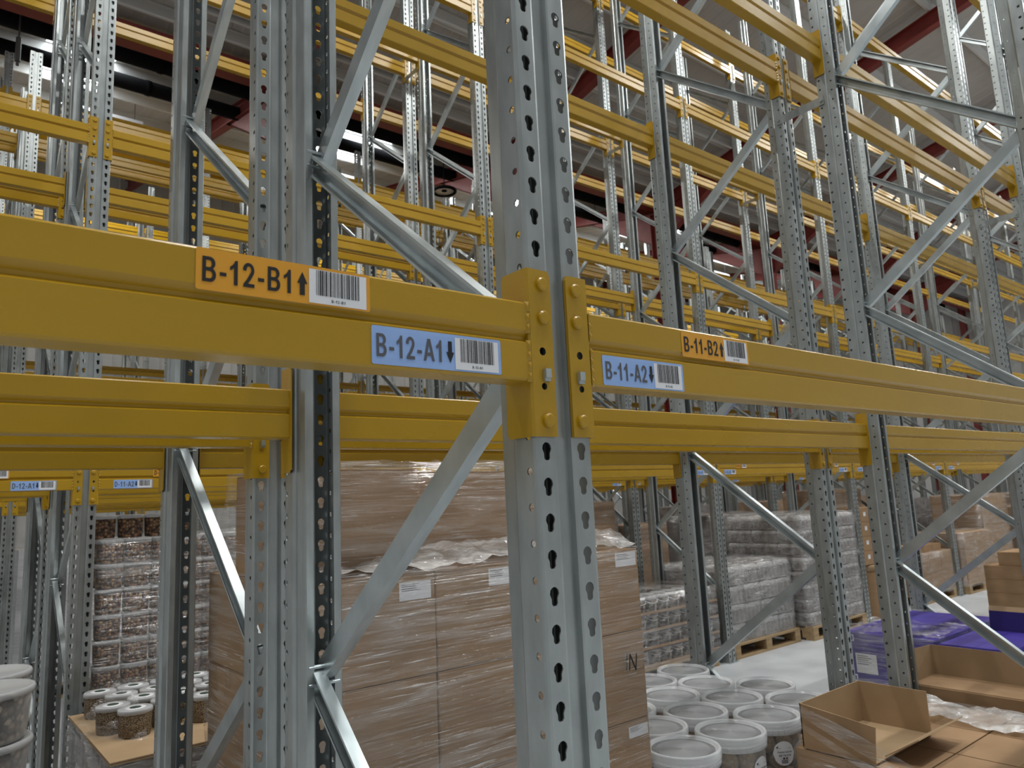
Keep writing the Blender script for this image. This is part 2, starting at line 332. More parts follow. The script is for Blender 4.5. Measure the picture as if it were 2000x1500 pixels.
# ------------------------------------------------------------------ the hall
X0, X1, YB, YF = -9.0, 34.0, -7.0, 21.5
b = MB(); b.quad((X0-6, YB-6, 0), (X1, YB-6, 0), (X1, YF, 0), (X0-6, YF, 0))
struct(obj('floor', b.mesh('floor', [CONC])))
b = MB()
p = 0.33; d = 0.010
xs = []
x = X0
while x < X1:
    xs += [(x, 0), (x+p*0.42, 0), (x+p*0.5, d), (x+p*0.92, d)]; x += p
SKYX = [1.05, 6.4, 11.4, 16.3, 21.1, 26.0]
def panel(y0, y1, open_x=()):
    o = len(b.v)
    for X, dz in xs: b.v.append((X, y0, roof_z(y0+1e-4 if y0 >= 10.4 else y0)+dz))
    for X, dz in xs: b.v.append((X, y1, roof_z(y1)+dz))
    n = len(xs)
    for i in range(n-1):
        xm = (xs[i][0]+xs[i+1][0])/2
        if any(abs(xm-c) < 0.56 for c in open_x): continue
        b.f.append((o+i, o+n+i, o+n+i+1, o+i+1)); b.m.append(0)
ADDED_SKYX = [-2.2, 2.65, 7.5, 12.35, 17.2, 22.05]
panel(YB, -4.5); panel(-4.5, 1.2, ADDED_SKYX); panel(1.2, 10.4); panel(10.4, 11.6); panel(11.6, 14.6, SKYX); panel(14.6, YF)
ceil = struct(obj('ceiling', b.mesh('roof_sheet', [SHEET])))
for i, c in enumerate(SKYX):
    s = MB(); s.quad((c-0.62, 11.55, yv_far(11.55)+0.05), (c+0.62, 11.55, yv_far(11.55)+0.05), (c+0.62, 14.65, yv_far(14.65)+0.05), (c-0.62, 14.65, yv_far(14.65)+0.05))
    obj('skylight_or_fill', s.mesh('skylight_or_fill', [SKYL]), ceil)
for c in ADDED_SKYX:  # unseen glowing panels added on the near slope to light the beams
    s = MB(); s.quad((c-0.62, -4.55, yv_near(-4.55)+0.05), (c+0.62, -4.55, yv_near(-4.55)+0.05), (c+0.62, 1.25, yv_near(1.25)+0.05), (c-0.62, 1.25, yv_near(1.25)+0.05))
    obj('skylight_or_fill', s.mesh('skylight_or_fill', [SKYL]), ceil)
pz = MB(); pz.extr([(-0.035, 0), (-0.035, -0.012), (0.0, -0.012), (0.0, -0.19), (0.04, -0.19), (0.04, -0.178), (0.01, -0.178), (0.01, 0)], lambda q, t: (t, q[0], q[1]), X0, X1)
pme = pz.mesh('purlin', [PURL])
y = -6.4
while y < 21:
    if abs(y-10.4) > 0.5: obj('purlin', pme, ceil, (0, y, roof_z(y)))
    y += 1.45
for y in (7.3, 7.95, 8.6, 9.2, 9.75): obj('purlin', pme, ceil, (0, y+0.2, roof_z(y+0.2)))
RAFX = [-6.1, -1.25, 3.6, 8.45, 13.3, 18.15, 23.0, 27.85]
def ibeam(bm, a, c, h, w, t=0.014):
    # I section from a to c in a plane of constant x
    a = Vector(a); c = Vector(c); dd = (c-a).normalized(); n = Vector((1, 0, 0)); up = n.cross(dd)
    if up.z < 0: up = -up
    for (x0, x1, u0, u1) in ((-w/2, w/2, -t, 0), (-t/2, t/2, -h+t, -t), (-w/2, w/2, -h, -h+t)):
        pts = [q + n*xx + up*uu for q in (a, c) for xx, uu in ((x0, u0), (x1, u0), (x1, u1), (x0, u1))]
        bm.add(pts, [(0, 3, 2, 1), (4, 5, 6, 7), (0, 1, 5, 4), (1, 2, 6, 5), (2, 3, 7, 6), (3, 0, 4, 7)])
r = MB()
ibeam(r, (0, YB, yv_near(YB)-0.2), (0, 10.4, 8.8), 0.30, 0.17); ibeam(r, (0, 10.4, 8.8), (0, YF, yv_far(YF)-0.2), 0.30, 0.17)
for s_, fn in ((-1, yv_near), (1, yv_far)):   # tapered haunches
    y1 = 10.4+s_*2.3
    pts = []
    for xx in (-0.01, 0.01): pts += [(xx, 10.4, 8.5), (xx, y1, fn(y1)-0.5), (xx, 10.4+s_*0.17, 7.75), (xx, 10.4, 7.75)]
    r.add(pts, [(0, 1, 2, 3), (4, 7, 6, 5), (1, 5, 6, 2), (2, 6, 7, 3)])
    pts = [(xx, yy, zz) for xx in (-0.085, 0.085) for yy, zz in ((y1, fn(y1)-0.5), (10.4+s_*0.17, 7.75))]
    r.add(pts, [(0, 1, 3, 2)])
rme = r.mesh('rafter', [RED])
for X in RAFX: obj('rafter', rme, ceil, (X, 0, 0))
vb = MB(); vb.extr([(-0.16, 0), (0.16, 0), (0.16, -0.24), (-0.16, -0.24)], lambda q, t: (t, q[0], q[1]), X0, X1)
obj('valley_beam', vb.mesh('valley_beam', [RED]), ceil, (0, 10.4, 8.86))
cme = MB(); 
for (a0, a1, b0, b1) in ((-0.09, 0.09, -0.17, -0.155), (-0.008, 0.008, -0.155, 0.155), (-0.09, 0.09, 0.155, 0.17)): cme.box(a0, a1, b0, b1, 0.02, 8.55)
cme.box(-0.17, 0.17, -0.25, 0.25, 0, 0.02)
cmesh = cme.mesh('steel_column', [RED])
for X in RAFX[2:]: struct(obj('trim_column', cmesh, None, (X, 10.4, 0)))
b = MB(); n = int((X1-X0)/0.4)
for i in range(n):
    x = X0+0.4*i
    b.quad((x, YF, 0), (x+0.36, YF, 0), (x+0.36, YF, 11.4), (x, YF, 11.4)); b.quad((x+0.36, YF, 0), (x+0.4, YF-0.03, 0), (x+0.4, YF-0.03, 11.4), (x+0.36, YF, 11.4)); b.quad((x+0.4, YF-0.03, 0), (x+0.4, YF, 0), (x+0.4, YF, 11.4), (x+0.4, YF-0.03, 11.4))
struct(obj('wall_back', b.mesh('wall_back', [WALLM])))
b = MB(); b.quad((X1, YF, 0), (X1, YB, 0), (X1, YB, 12.6), (X1, YF, 12.6))
for i in range(70):
    y = YB+0.4*i; b.box(X1-0.03, X1, y, y+0.05, 0, 11.0)
wr = struct(obj('wall_right', b.mesh('wall_right', [WALLM])))
for X in (25.4,):
    pass
cw = MB()
for i in range(6): cw.box(X1-0.4, X1-0.1, -3.0+4.6*i, -2.8+4.6*i, 0, 10.5)
obj('wall_column', cw.mesh('wall_column', [RED]), wr)
# black ducts under the valley, with their drop rods
for yy, zz, wrd in ((11.35, 8.98, 'nearer'), (12.2, 9.0, 'farther')):
    dk = MB(); dk.cyl((X0+1, 0, 0), (X1-1, 0, 0), 0.125, 16)
    for k in range(14): dk.cyl((X0+2+3*k, 0, 0), (X0+2.08+3*k, 0, 0), 0.135, 16)
    du = tag(obj('air_duct', dk.mesh('air_duct', [BLKM], True), None, (0, yy, zz)), 'long round black duct under the white roof, %s of the two' % wrd, 'duct')
    hr = MB(); hr.cyl((0, 0, 0.1), (0, 0, roof_z(yy)-zz), 0.012, 6); hrm = hr.mesh('drop_rod', [CHAINM])
    for k in range(10): obj('drop_rod', hrm, du, (-4+3.4*k, 0, 0))
ch = MB(); ch.cyl((0, 0, 0.35), (0, 0, 1.45), 0.012, 6); ch.cyl((0, 0, 0), (0, 0, 0.36), 0.035, 8); ch.cyl((0, 0, -0.06), (0, 0, 0), 0.02, 8)
tag(obj('hanging_rod', ch.mesh('hanging_rod', [CHAINM]), None, (0.06, 10.75, 8.02)), 'thin dark rod hanging from the roof beside the short rack uprights', 'rod')
# round suspended fitting
def ring_lamp(loc, lab):
    t = thing('round_pendant', lab, 'light fitting', loc)
    g = MB(); 
    nn = 28
    for i in range(nn):
        a0, a1 = 2*math.pi*i/nn, 2*math.pi*(i+1)/nn
        g.cyl((0.24*math.cos(a0), 0.24*math.sin(a0), 0), (0.24*math.cos(a1), 0.24*math.sin(a1), 0), 0.035, 8)
    obj('rim', g.mesh('rim', [BLKM], True), t)
    g = MB(); g.lathe([(0.0, 0.02), (0.12, 0.015), (0.22, 0.0), (0.22, 0.01), (0.0, 0.03)], 24); obj('reflector', g.mesh('reflector', [PLASW], True), t)
    g = MB(); g.cyl((0, 0, 0.03), (0, 0, roof_z(loc[1])-loc[2]), 0.012, 6); g.cyl((0, 0, 0.0), (0, 0, 0.12), 0.06, 12); obj('hanger', g.mesh('hanger', [BLKM]), t)
ring_lamp((7.9, 11.8, 8.36), 'round black-rimmed fitting hanging under the valley, the nearer one')
ring_lamp((18.8, 12.95, 8.02), 'round black-rimmed fitting far along the roof, the smaller one')
t = thing('warm_lamp', 'small glowing yellowish lamp high at the right among the racks', 'lamp', (22.4, 6.62, 7.45))
g = MB(); g.lathe([(0.0, 0.0), (0.10, 0.02), (0.15, 0.08), (0.0, 0.08)], 16); obj('lens', g.mesh('lens', [LAMPY], True), t)
g = MB(); g.lathe([(0.16, 0.08), (0.17, 0.12), (0.05, 0.2)], 16); g.cyl((0, 0, 0.2), (0, 0, 2.2), 0.012, 6); obj('housing', g.mesh('housing', [BLKM], True), t)

# strip lamps over the aisles
hm = MB(); hm.bevbox(-0.75, 0.75, -0.09, 0.09, 0.0, 0.07, 0.015); hmesh = hm.mesh('lamp_housing', [PLASW])
dm = MB(); dm.bevbox(-0.72, 0.72, -0.07, 0.07, -0.025, 0.0, 0.01); dmesh = dm.mesh('lamp_lens', [LAMPE])
rm = MB(); rm.cyl((-0.6, 0, 0.07), (-0.6, 0, 0.5), 0.006, 6); rm.cyl((0.6, 0, 0.07), (0.6, 0, 0.5), 0.006, 6); rmesh = rm.mesh('lamp_rods', [CHAINM])
ld = bpy.data.lights.new('strip_lamp_light', 'AREA'); ld.shape = 'RECTANGLE'; ld.size = 1.44; ld.size_y = 0.16; ld.energy = LAMP_W; ld.color = (1.0, 0.985, 0.95)
AISLE = [(-1.6, 'the nearest aisle'), (2.89, 'the second aisle'), (14.2, 'the farthest aisle')]
for ay, an in AISLE:
    for k in range(7):
        X = -3.2+4.85*k
        z = min(roof_z(ay)-0.55, 10.6)
        t = thing('strip_lamp', 'lit strip lamp hung above %s, %s from the left' % (an, ORD[k]), 'lamp', (X, ay, z), 0, 'strip lamps over the aisles')
        obj('housing', hmesh, t); obj('lens', dmesh, t); obj('hanger', rmesh, t)
        lo = bpy.data.objects.new('lamp_light', ld); COL.objects.link(lo); lo.parent = t; lo.location = (0, 0, -0.04)

# ------------------------------------------------------------------ pallet racking
PB, D, G, PP, L = 2.794, 0.900, 0.2046, 3.7698, 1.975
ZH = 1.71
def upright_mesh(H, detail=True):
    b = MB()
    def strip(p0, p1, holes=None, ph=0.0):
        # p0, p1: (x, y) ends of a vertical band
        p0 = Vector((p0[0], p0[1], 0)); p1 = Vector((p1[0], p1[1], 0)); U = (p1-p0); w = U.length; U = U/w
        if not holes:
            b.quad(p0, p1, p1+Vector((0, 0, H)), p0+Vector((0, 0, H))); return
        z = (ph-0.025) % 0.05; b.quad(p0, p1, p1+Vector((0, 0, z)), p0+Vector((0, 0, z)))
        while z+0.05 <= H+1e-6:
            b.holecell(p0+Vector((0, 0, z)), U, (0, 0, 1), w, 0.05, holes); z += 0.05
        if H-z > 1e-4: b.quad(p0+Vector((0, 0, z)), p1+Vector((0, 0, z)), p1+Vector((0, 0, H)), p0+Vector((0, 0, H)))
    tear = TEAR if detail else TEAR
    half = [(0.0125, 0.0085), (0.0150, 0.0008), (0.0185, 0.0), (0.0496, 0.0), (0.0535, 0.0012), (0.055, 0.005), (0.055, 0.0250), (0.055, 0.046), (0.0515, 0.052), (0.0485, 0.053), (0.043, 0.088), (0.0405, 0.0905), (0.024, 0.0905), (0.0235, 0.081)]
    strip((-0.0125, 0.0085), (0.0125, 0.0085))
    for sgn in (1, -1):
        def S_(i, h=None, ph=0.0):
            a, c = half[i], half[i+1]; a = (a[0]*sgn, a[1]); c = (c[0]*sgn, c[1])
            if sgn > 0: strip(a, c, h, ph)
            else: strip(c, a, h, ph)
        S_(0); S_(1); S_(2, TEAR, 0.010); S_(3); S_(4)
        S_(5, circ(0.0058, 8, 0.2), 0.032); S_(6); S_(7); S_(8); S_(9, circ(0.0045, 8, 0.2) if detail else None, 0.010); S_(10); S_(11); S_(12)
    return b.mesh('upright', [GALV])
UP_T, UP_S, UP_T0 = upright_mesh(8.45), upright_mesh(6.41), upright_mesh(8.45, False)
bp = MB(); bp.box(-0.075, 0.075, -0.02, 0.12, 0, 0.006)
for sx in (-1, 1): bp.add([(sx*0.058, 0.0, 0.006), (sx*0.058, 0.1, 0.006), (sx*0.058, 0.1, 0.03), (sx*0.058, 0.0, 0.09), (sx*0.061, 0.0, 0.006), (sx*0.061, 0.1, 0.006), (sx*0.061, 0.1, 0.03), (sx*0.061, 0.0, 0.09)], [(0, 1, 2, 3), (7, 6, 5, 4), (2, 6, 7, 3)])
bp.cyl((0, -0.008, 0.006), (0, -0.008, 0.02), 0.01, 6)
BASEP = bp.mesh('base_plate', [GALVB])
def brace_mesh(ya, za, yb, zb, open_left):
    b = MB(); a = Vector((0, ya, za)); c = Vector((0, yb, zb)); dd = (c-a).normalized(); e = Vector((0, -dd.z, dd.y))
    if e.z < 0: e = -e
    sx = -1 if open_left else 1; xs_ = -0.0125 if open_left else 0.0125
    h = 0.0225; pr = [(0.0135, h-0.006), (0.0135, h), (-0.0135, h), (-0.0135, -h), (0.0135, -h), (0.0135, -h+0.006)]
    out = [(sx*q[0], q[1]) for q in pr]; inn = [(sx*(q[0]-(0.0018 if q[0] > 0 else -0.0018)), q[1]*0.93) for q in pr]
    Ln = (c-a).length
    b.extr(out, lambda q, t: a + dd*t + e*q[1] + Vector((q[0]+xs_, 0, 0)), 0, Ln, closed=False)
    b.extr(inn, lambda q, t: a + dd*t + e*q[1] + Vector((q[0]+xs_, 0, 0)), 0, Ln, closed=False)
    for q in (a + dd*0.02, c - dd*0.02): b.cyl(q - Vector((0.036, 0, 0)), q + Vector((0.036, 0, 0)), 0.0045, 6)
    return b.mesh('diagonal_brace', [GALVB])
YN, YFR = 0.072, D-0.072
def brace_set(kind, H):
    # kind 0: aisle upright nearest; kind 1: spine upright nearest
    near, far = (1.886, 1.286) if kind == 0 else (1.286, 1.886)
    out = []
    for n in range(-2, 8):
        zf = far+1.2*n
        for zn, up in ((near+1.2*n-(1.2 if kind == 0 else 0.0)*0, None),):
            pass
        za = zf+0.6; zb = zf-0.6
        if 0.06 < zf-0.03 and za-0.03 < H-0.02: out.append(brace_mesh(YN, za-0.006, YFR, zf+0.006, False))   # rises towards the near side: web faces -x
        if 0.06 < zb+0.03 and zf < H-0.02: out.append(brace_mesh(YN, zb+0.006, YFR, zf-0.006, True))
    return out
# the web side: open_left False puts the web on -x
BR = {(k, H): brace_set(k, H) for k in (0, 1) for H in (8.45, 6.41)}
RUN = []    # (y of near face, kind, height, levels, number)
for j in range(5):
    H = 6.41 if j == 2 else 8.45; lv = 3 if j == 2 else 4
    RUN.append((j*PP, 0, H, lv)); RUN.append((j*PP+D+G, 1, H, lv))
def frame_label(ri, k):
    return 'galvanized braced rack upright of the %s rack run, %s one from the left' % (ORD[ri], ORD[k])
for ri, (y0, kind, H, lv) in enumerate(RUN):
    for k in range(0, 10):
        X = k*PB
        px = [project((X, yy, zz)) for yy in (y0, y0+D) for zz in (0.3, 2, 5, H)]
        if not any(q and -60 < q[0] < 2060 and -200 < q[1] < 1700 for q in px): continue
        t = thing('rack_upright', frame_label(ri, k), 'rack upright', (X, y0, 0), 0, 'upright frames of the %s rack run' % ORD[ri])
        um = (UP_T0 if k == 0 else UP_T) if H > 7 else UP_S
        u1 = obj('post', um, t, (0, 0, 0)); u2 = obj('post', um, t, (0, D, 0), (0, 0, math.pi))
        if ri < 2 and k == 0:
            for u in (u1, u2):
                md = u.modifiers.new('sheet', 'SOLIDIFY'); md.thickness = 0.0022; md.offset = -1
        obj('base_plate', BASEP, t, (0, 0, 0)); obj('base_plate', BASEP, t, (0, D, 0), (0, 0, math.pi))
        if ri < 6:
            for bmh in BR[(kind, H)]: obj('brace', bmh, t)
        else:
            for bmh in BR[(kind, H)]: obj('brace', bmh, t)
# flat row spacers between back-to-back runs
sp = MB(); sp.box(-0.061, -0.0575, -0.03, G+0.03, -0.022, 0.022); sp.cyl((-0.068, -0.018, 0), (-0.056, -0.018, 0), 0.008, 6); sp.cyl((-0.068, G+0.018, 0), (-0.056, G+0.018, 0), 0.008, 6)
spm = sp.mesh('row_spacer', [GALV])
for j in range(4):
    for k in range(0, 8):
        for zi, z in enumerate((3.57, 5.7)):
            q = project((k*PB, j*PP+D, z))
            if q and -30 < q[0] < 2030 and -30 < q[1] < 1500:
                tag(obj('row_spacer', spm, None, (k*PB, j*PP+D, z)), 'flat %s steel spacer strap, %s back-to-back pair of runs, %s upright from left' % (('lower', 'upper')[zi], ORD[j], ORD[k]), 'spacer', 'row spacers')

# beams
BL = PB-2*0.0615
bm = MB()
prof = [(-0.005, 0.102), (-0.005, 0.153), (0.003, 0.1585), (0.003, 0.163), (-0.005, 0.172), (-0.005, 0.210), (-0.002, 0.213), (0.042, 0.213), (0.045, 0.210), (0.045, 0.172), (0.037, 0.163), (0.037, 0.1585), (0.045, 0.153), (0.045, 0.102), (0.042, 0.099), (-0.002, 0.099)]
bm.extr(prof[::-1], lambda q, t: (t, q[0], q[1]), 0.0, BL)
BEAM = bm.mesh('beam', [YEL])
def connector_mesh(sx, sy, rivets, mat_=YEL):
    """end plate seated on an upright's face: sx=-1 sits left of the upright's centre; sy=-1 for a face looking to -y"""
    b = MB()
    T = lambda x, y, z: (sx*x, sy*(-y), z) if sy > 0 else (sx*x, y, z)
    def put(pts, faces):
        pts = [((sx*p_[0]), (-p_[1] if sy > 0 else p_[1]), p_[2]) for p_ in pts]
        if (sx < 0) != (sy > 0): faces = [tuple(reversed(f)) for f in faces]
        b.add(pts, faces)
    c = MB()
    # front plate, cells bottom to top: z 0.020..0.265, x 0.016..0.058 (mirrored by sx), y -0.006
    w = 0.042; hx = 0.016
    zs = [(0.020, 0.080, None), (0.080, 0.104, 0.0052), (0.104, 0.131, None), (0.131, 0.155, 0.0062), (0.155, 0.258, None)]
    for z0, z1, r_ in zs:
        if r_ is None: c.quad((hx, -0.006, z0), (hx+w, -0.006, z0), (hx+w, -0.006, z1), (hx, -0.006, z1))
        else: c.holecell((hx, -0.006, z0), (1, 0, 0), (0, 0, 1), w, z1-z0, circ(r_, 8, 0.2))
    c.quad((hx+0.004, -0.006, 0.265), (hx, -0.006, 0.258), (hx+w, -0.006, 0.258), (hx+w, -0.006, 0.265))
    c.quad((hx, -0.0005, 0.02), (hx, -0.006, 0.02), (hx, -0.006, 0.258), (hx, -0.0005, 0.258))
    c.quad((hx, -0.0005, 0.02), (hx+w, -0.0005, 0.02), (hx+w, -0.006, 0.02), (hx, -0.006, 0.02))
    c.quad((hx, -0.006, 0.258), (hx+0.004, -0.006, 0.265), (hx+0.004, -0.0005, 0.265), (hx, -0.0005, 0.258))
    c.quad((hx+0.004, -0.006, 0.265), (hx+w, -0.006, 0.265), (hx+w, -0.0005, 0.265), (hx+0.004, -0.0005, 0.265))
    # rounded outer edge and side plate along the flank
    xa, xb = 0.058, 0.0615
    c.quad((xa, -0.006, 0.02), (xb, -0.003, 0.02), (xb, -0.003, 0.265), (xa, -0.006, 0.265))
    c.quad((xb, -0.003, 0.02), (xb, 0.048, 0.02), (xb, 0.048, 0.265), (xb, -0.003, 0.265))
    c.quad((xb, 0.048, 0.02), (xb, 0.052, 0.026), (xb, 0.052, 0.259), (xb, 0.048, 0.265))
    c.quad((xa, 0.052, 0.026), (xa, 0.0, 0.02), (xa, 0.0, 0.265), (xa, 0.052, 0.259))
    c.quad((xb, 0.052, 0.026), (xa, 0.052, 0.026), (xa, 0.052, 0.259), (xb, 0.052, 0.259))
    c.add([(xa, -0.006, 0.265), (xb, -0.003, 0.265), (xb, 0.048, 0.265), (xa, 0.048, 0.265)], [(0, 1, 2, 3)])
    c.add([(xa, -0.006, 0.02), (xb, -0.003, 0.02), (xb, 0.048, 0.02), (xa, 0.048, 0.02)], [(3, 2, 1, 0)])
    # weld bead where the beam meets the plate
    for zz in (0.105, 0.12, 0.135, 0.15, 0.175, 0.19, 0.207): c.add([(0.0595, -0.0065, zz-0.008), (0.0665, -0.0035, zz-0.008), (0.0665, -0.0035, zz+0.007), (0.0595, -0.0065, zz+0.007), (0.063, -0.0085, zz)], [(0, 1, 4), (1, 2, 4), (2, 3, 4), (3, 0, 4)])
    put(c.v, c.f)
    if rivets:
        for zr in (0.043, 0.193, 0.243): add_rivet(b, sx, sy, zr)
        add_pin(b, sx, sy, 1)
    return b.mesh('end_connector', [mat_, GALVB])
def add_rivet(b, sx, sy, zr):
    yo = -1 if sy < 0 else 1
    b.cyl((sx*0.0338, yo*0.005, zr), (sx*0.0338, yo*0.0105, zr), 0.0102, 16)
    b.cyl((sx*0.0338, yo*0.0105, zr), (sx*0.0338, yo*0.0125, zr), 0.0102, 16, 0, 0.0080)
def add_pin(b, sx, sy, mi=0):
    yo = -1 if sy < 0 else 1
    for z0, z1, y1 in ((0.099, 0.104, 0.011), (0.104, 0.117, 0.0135)):
        ya, yb_ = sorted((yo*0.004, yo*y1)); b.box(sx*0.0338-0.0052, sx*0.0338+0.0052, ya, yb_, z0, z1, mi)
CON = {(sx, sy, rv): connector_mesh(sx, sy, rv) for sx in (-1, 1) for sy in (-1, 1) for rv in (True, False)}
RIV = {}
for sx in (-1, 1):
    for sy in (-1, 1):
        for i, zr in enumerate((0.043, 0.193, 0.243)):
            b = MB(); add_rivet(b, sx, sy, zr); RIV[(sx, sy, i)] = b.mesh('rivet', [YEL])
        b = MB(); add_pin(b, sx, sy); RIV[(sx, sy, 'p')] = b.mesh('lock_pin', [GALVB])
cands = []
for ri, (y0, kind, H, lv) in enumerate(RUN):
    for side in (0, 1):
        yf = y0 if side == 0 else y0+D
        for k in range(-1, 9):
            for l in range(lv):
                z = ZH+L*l
                ok = 0; dist = 1e9
                for fx in (0.03, 0.25, 0.5, 0.75, 0.97):
                    q = project((k*PB+PB*fx, yf, z+0.15))
                    if q and -40 < q[0] < 2040 and -60 < q[1] < 1560: ok = 1
                    if q: dist = min(dist, q[2])
                if ok: cands.append((dist, ri, side, k, l, yf, z))
cands.sort()
beams = {}
aisle_side = lambda ri, side: (side == 0) == (ri % 2 == 0)
LVN = ['lowest', 'second', 'third', 'fourth']
far = MB()
for i, (dist, ri, side, k, l, yf, z) in enumerate(cands):
    xs0 = k*PB+0.0615; yb_ = yf if side == 0 else yf-0.04
    if i < 300:
        lab = 'yellow beam, %s level, %s face of %s rack run, %s bay from left' % (LVN[l], ('near', 'far')[side], ORD[ri], ORD[k+1])
        if (ri, side, l, k) == (0, 0, 0, -1): lab = 'large nearest yellow beam carrying the B-12-B1 and B-12-A1 labels'
        if (ri, side, l, k) == (0, 0, 0, 0): lab = 'nearest yellow beam carrying the B-11-B2 and B-11-A2 labels'
        o = tag(obj('rack_beam', BEAM, None, (xs0, yb_, z)), lab, 'beam', 'yellow rack beams')
        beams[(ri, side, k, l)] = o
        hero = dist < 4.0
        for end, sx in ((0, 1), (1, -1)):      # left end sits right of upright k; right end sits left of upright k+1
            xo = (k*PB if end == 0 else (k+1)*PB) - xs0
            e = obj('end_connector', CON[(sx, -1 if side == 0 else 1, not hero)], o, (xo, yf-yb_, 0))
            if hero:
                for r_ in (0, 1, 2): obj('rivet', RIV[(sx, -1 if side == 0 else 1, r_)], e)
                obj('lock_pin', RIV[(sx, -1 if side == 0 else 1, 'p')], e)
    else:
        far.extr(prof[::-1], lambda q, t: (t, q[0], q[1]), xs0, xs0+BL) if False else None
        o_ = [(p_[0]+xs0, p_[1]+yb_, p_[2]+z) for p_ in bm.v]; far.add(o_, bm.f)
if far.v:
    o = obj('far_rack_beams', far.mesh('far_rack_beams', [YEL])); tag(o, 'mass of distant yellow rack beams deep in the hall', 'beams'); o['kind'] = 'stuff'

# location labels
def barcode(parent, w, h, code, seed):
    rnd = random.Random(seed); b = MB()
    b.quad((0, 0, 0), (w, 0, 0), (w, 0, h), (0, 0, h), 0)
    x = w*0.12
    while x < w*0.88:
        ww = rnd.choice((0.0006, 0.0006, 0.0011, 0.0017)); b.quad((x, -0.0003, h*0.24), (x+ww, -0.0003, h*0.24), (x+ww, -0.0003, h*0.985), (x, -0.0003, h*0.985), 1); x += ww+rnd.choice((0.0007, 0.0007, 0.0013))
    o = obj('barcode', b.mesh('barcode', [WHITE, BLACK]), parent); return o
def round_rect(w, h, r, y=0.0, n=4):
    p_ = []
    for cx, cz, a0 in ((w-r, h-r, 0), (r, h-r, 90), (r, r, 180), (w-r, r, 270)):
        for i in range(n+1):
            a = math.radians(a0+90*i/n); p_.append((cx+r*math.cos(a), y, cz+r*math.sin(a)))
    return p_
def loc_label(beam, xw, z0, w, h, code, kind, seed, detail=True):
    M = ORANGE if kind == 'up' else BLUE
    b = MB(); rr = round_rect(w, h, 0.003); b.add(rr, [tuple(range(len(rr)-1, -1, -1))])
    o = obj('location_label', b.mesh('location_label', [M]), beam, (xw-beam.location.x, -0.0056, z0-ZH))
    o['label'] = ('orange' if kind == 'up' else 'blue')+' sticker reading '+code
    sz = h*0.86 if kind == 'up' else h*0.84
    lettering(code, h*0.60, w*0.50, BLACK if kind == 'up' else INK, o, (w*0.025, -0.0006, h*0.20))
    a = MB(); ax = w*0.575; s_ = 1 if kind == 'up' else -1; cz = h*0.5; k_ = h*0.30
    a.add([(ax-0.0062, -0.0006, cz), (ax, -0.0006, cz+s_*k_), (ax+0.0062, -0.0006, cz), (ax+0.003, -0.0006, cz), (ax+0.003, -0.0006, cz-s_*k_), (ax-0.003, -0.0006, cz-s_*k_), (ax-0.003, -0.0006, cz)], [(0, 1, 2), (3, 4, 5, 6)])
    obj('arrow', a.mesh('arrow', [BLACK]), o)
    bc = barcode(o, w*0.36, h*0.88, code, seed); bc.location = (w*0.615, -0.0004, h*0.045)
    if detail:
        q_ = lettering(code, h*0.075, w*0.09, BLACK, o, (w*0.75, -0.0008, h*0.105)); q_.name = 'small_code'
for (k, bay) in ((-1, 12), (0, 11)):
    bmO = beams[(0, 0, k, 0)]
    if k == -1:
        loc_label(bmO, -0.516, ZH+0.166, 0.203, 0.046, 'B-12-B1', 'up', 1); loc_label(bmO, -0.312, ZH+0.103, 0.198, 0.048, 'B-12-A1', 'down', 2)
    else:
        loc_label(bmO, 0.284, ZH+0.164, 0.198, 0.045, 'B-11-B2', 'up', 3); loc_label(bmO, 0.085, ZH+0.102, 0.196, 0.047, 'B-11-A2', 'down', 4)
sd = 10
for ri, letter, ks in ((2, 'D', range(-1, 6)), (4, 'F', range(1, 5))):
    for k in ks:
        bmO = beams.get((ri, 0, k, 0))
        if not bmO: continue
        bay = 11-k
        X = k*PB; Xn = (k+1)*PB; sd += 4
        if k >= 0:
            loc_label(bmO, X+0.132, ZH+0.103, 0.197, 0.047, '%s-%02d-A2' % (letter, bay), 'down', sd, False)
            loc_label(bmO, X+0.332, ZH+0.165, 0.197, 0.045, '%s-%02d-B2' % (letter, bay), 'up', sd+1, False)
        loc_label(bmO, Xn-0.337, ZH+0.103, 0.2, 0.048, '%s-%02d-A1' % (letter, bay), 'down', sd+2, False)
        loc_label(bmO, Xn-0.545, ZH+0.165, 0.2, 0.045, '%s-%02d-B1' % (letter, bay), 'up', sd+3, False)

# ------------------------------------------------------------------ goods
_cache = {}
def cached(key, fn):
    if key not in _cache: _cache[key] = fn()
    return _cache[key]
def carton_mesh(w, d_, h, M=None):
    def mk():
        b = MB(); e = 0.003; M_ = M or CARD
        b.bevbox(0, w, 0, d_, 0, h-0.004, 0.003)
        b.bevbox(0.001, w-0.001, 0.001, d_/2-0.0012, h-0.004, h, 0.001); b.bevbox(0.001, w-0.001, d_/2+0.0012, d_-0.001, h-0.004, h, 0.001)
        return b.mesh('carton', [M_])
    return cached(('c', round(w, 3), round(d_, 3), round(h, 3), M.name if M else ''), mk)
def tape_mesh(w, d_, h):
    def mk():
        b = MB(); y = d_/2
        b.box(-0.0006, w+0.0006, y-0.024, y+0.024, h, h+0.0006); b.box(-0.0008, -0.0002, y-0.024, y+0.024, h-0.06, h+0.0006); b.box(w+0.0002, w+0.0008, y-0.024, y+0.024, h-0.06, h+0.0006)
        return b.mesh('tape', [TAPE])
    return cached(('t', round(w, 3), round(d_, 3), round(h, 3)), mk)
def carton(loc, size, label, group, rz=0.0, tape=True, M=None, name='carton'):
    o = tag(obj(name, carton_mesh(*size, M), None, loc, (0, 0, rz)), label, 'box', group)
    if tape: obj('tape', tape_mesh(*size), o)
    return o
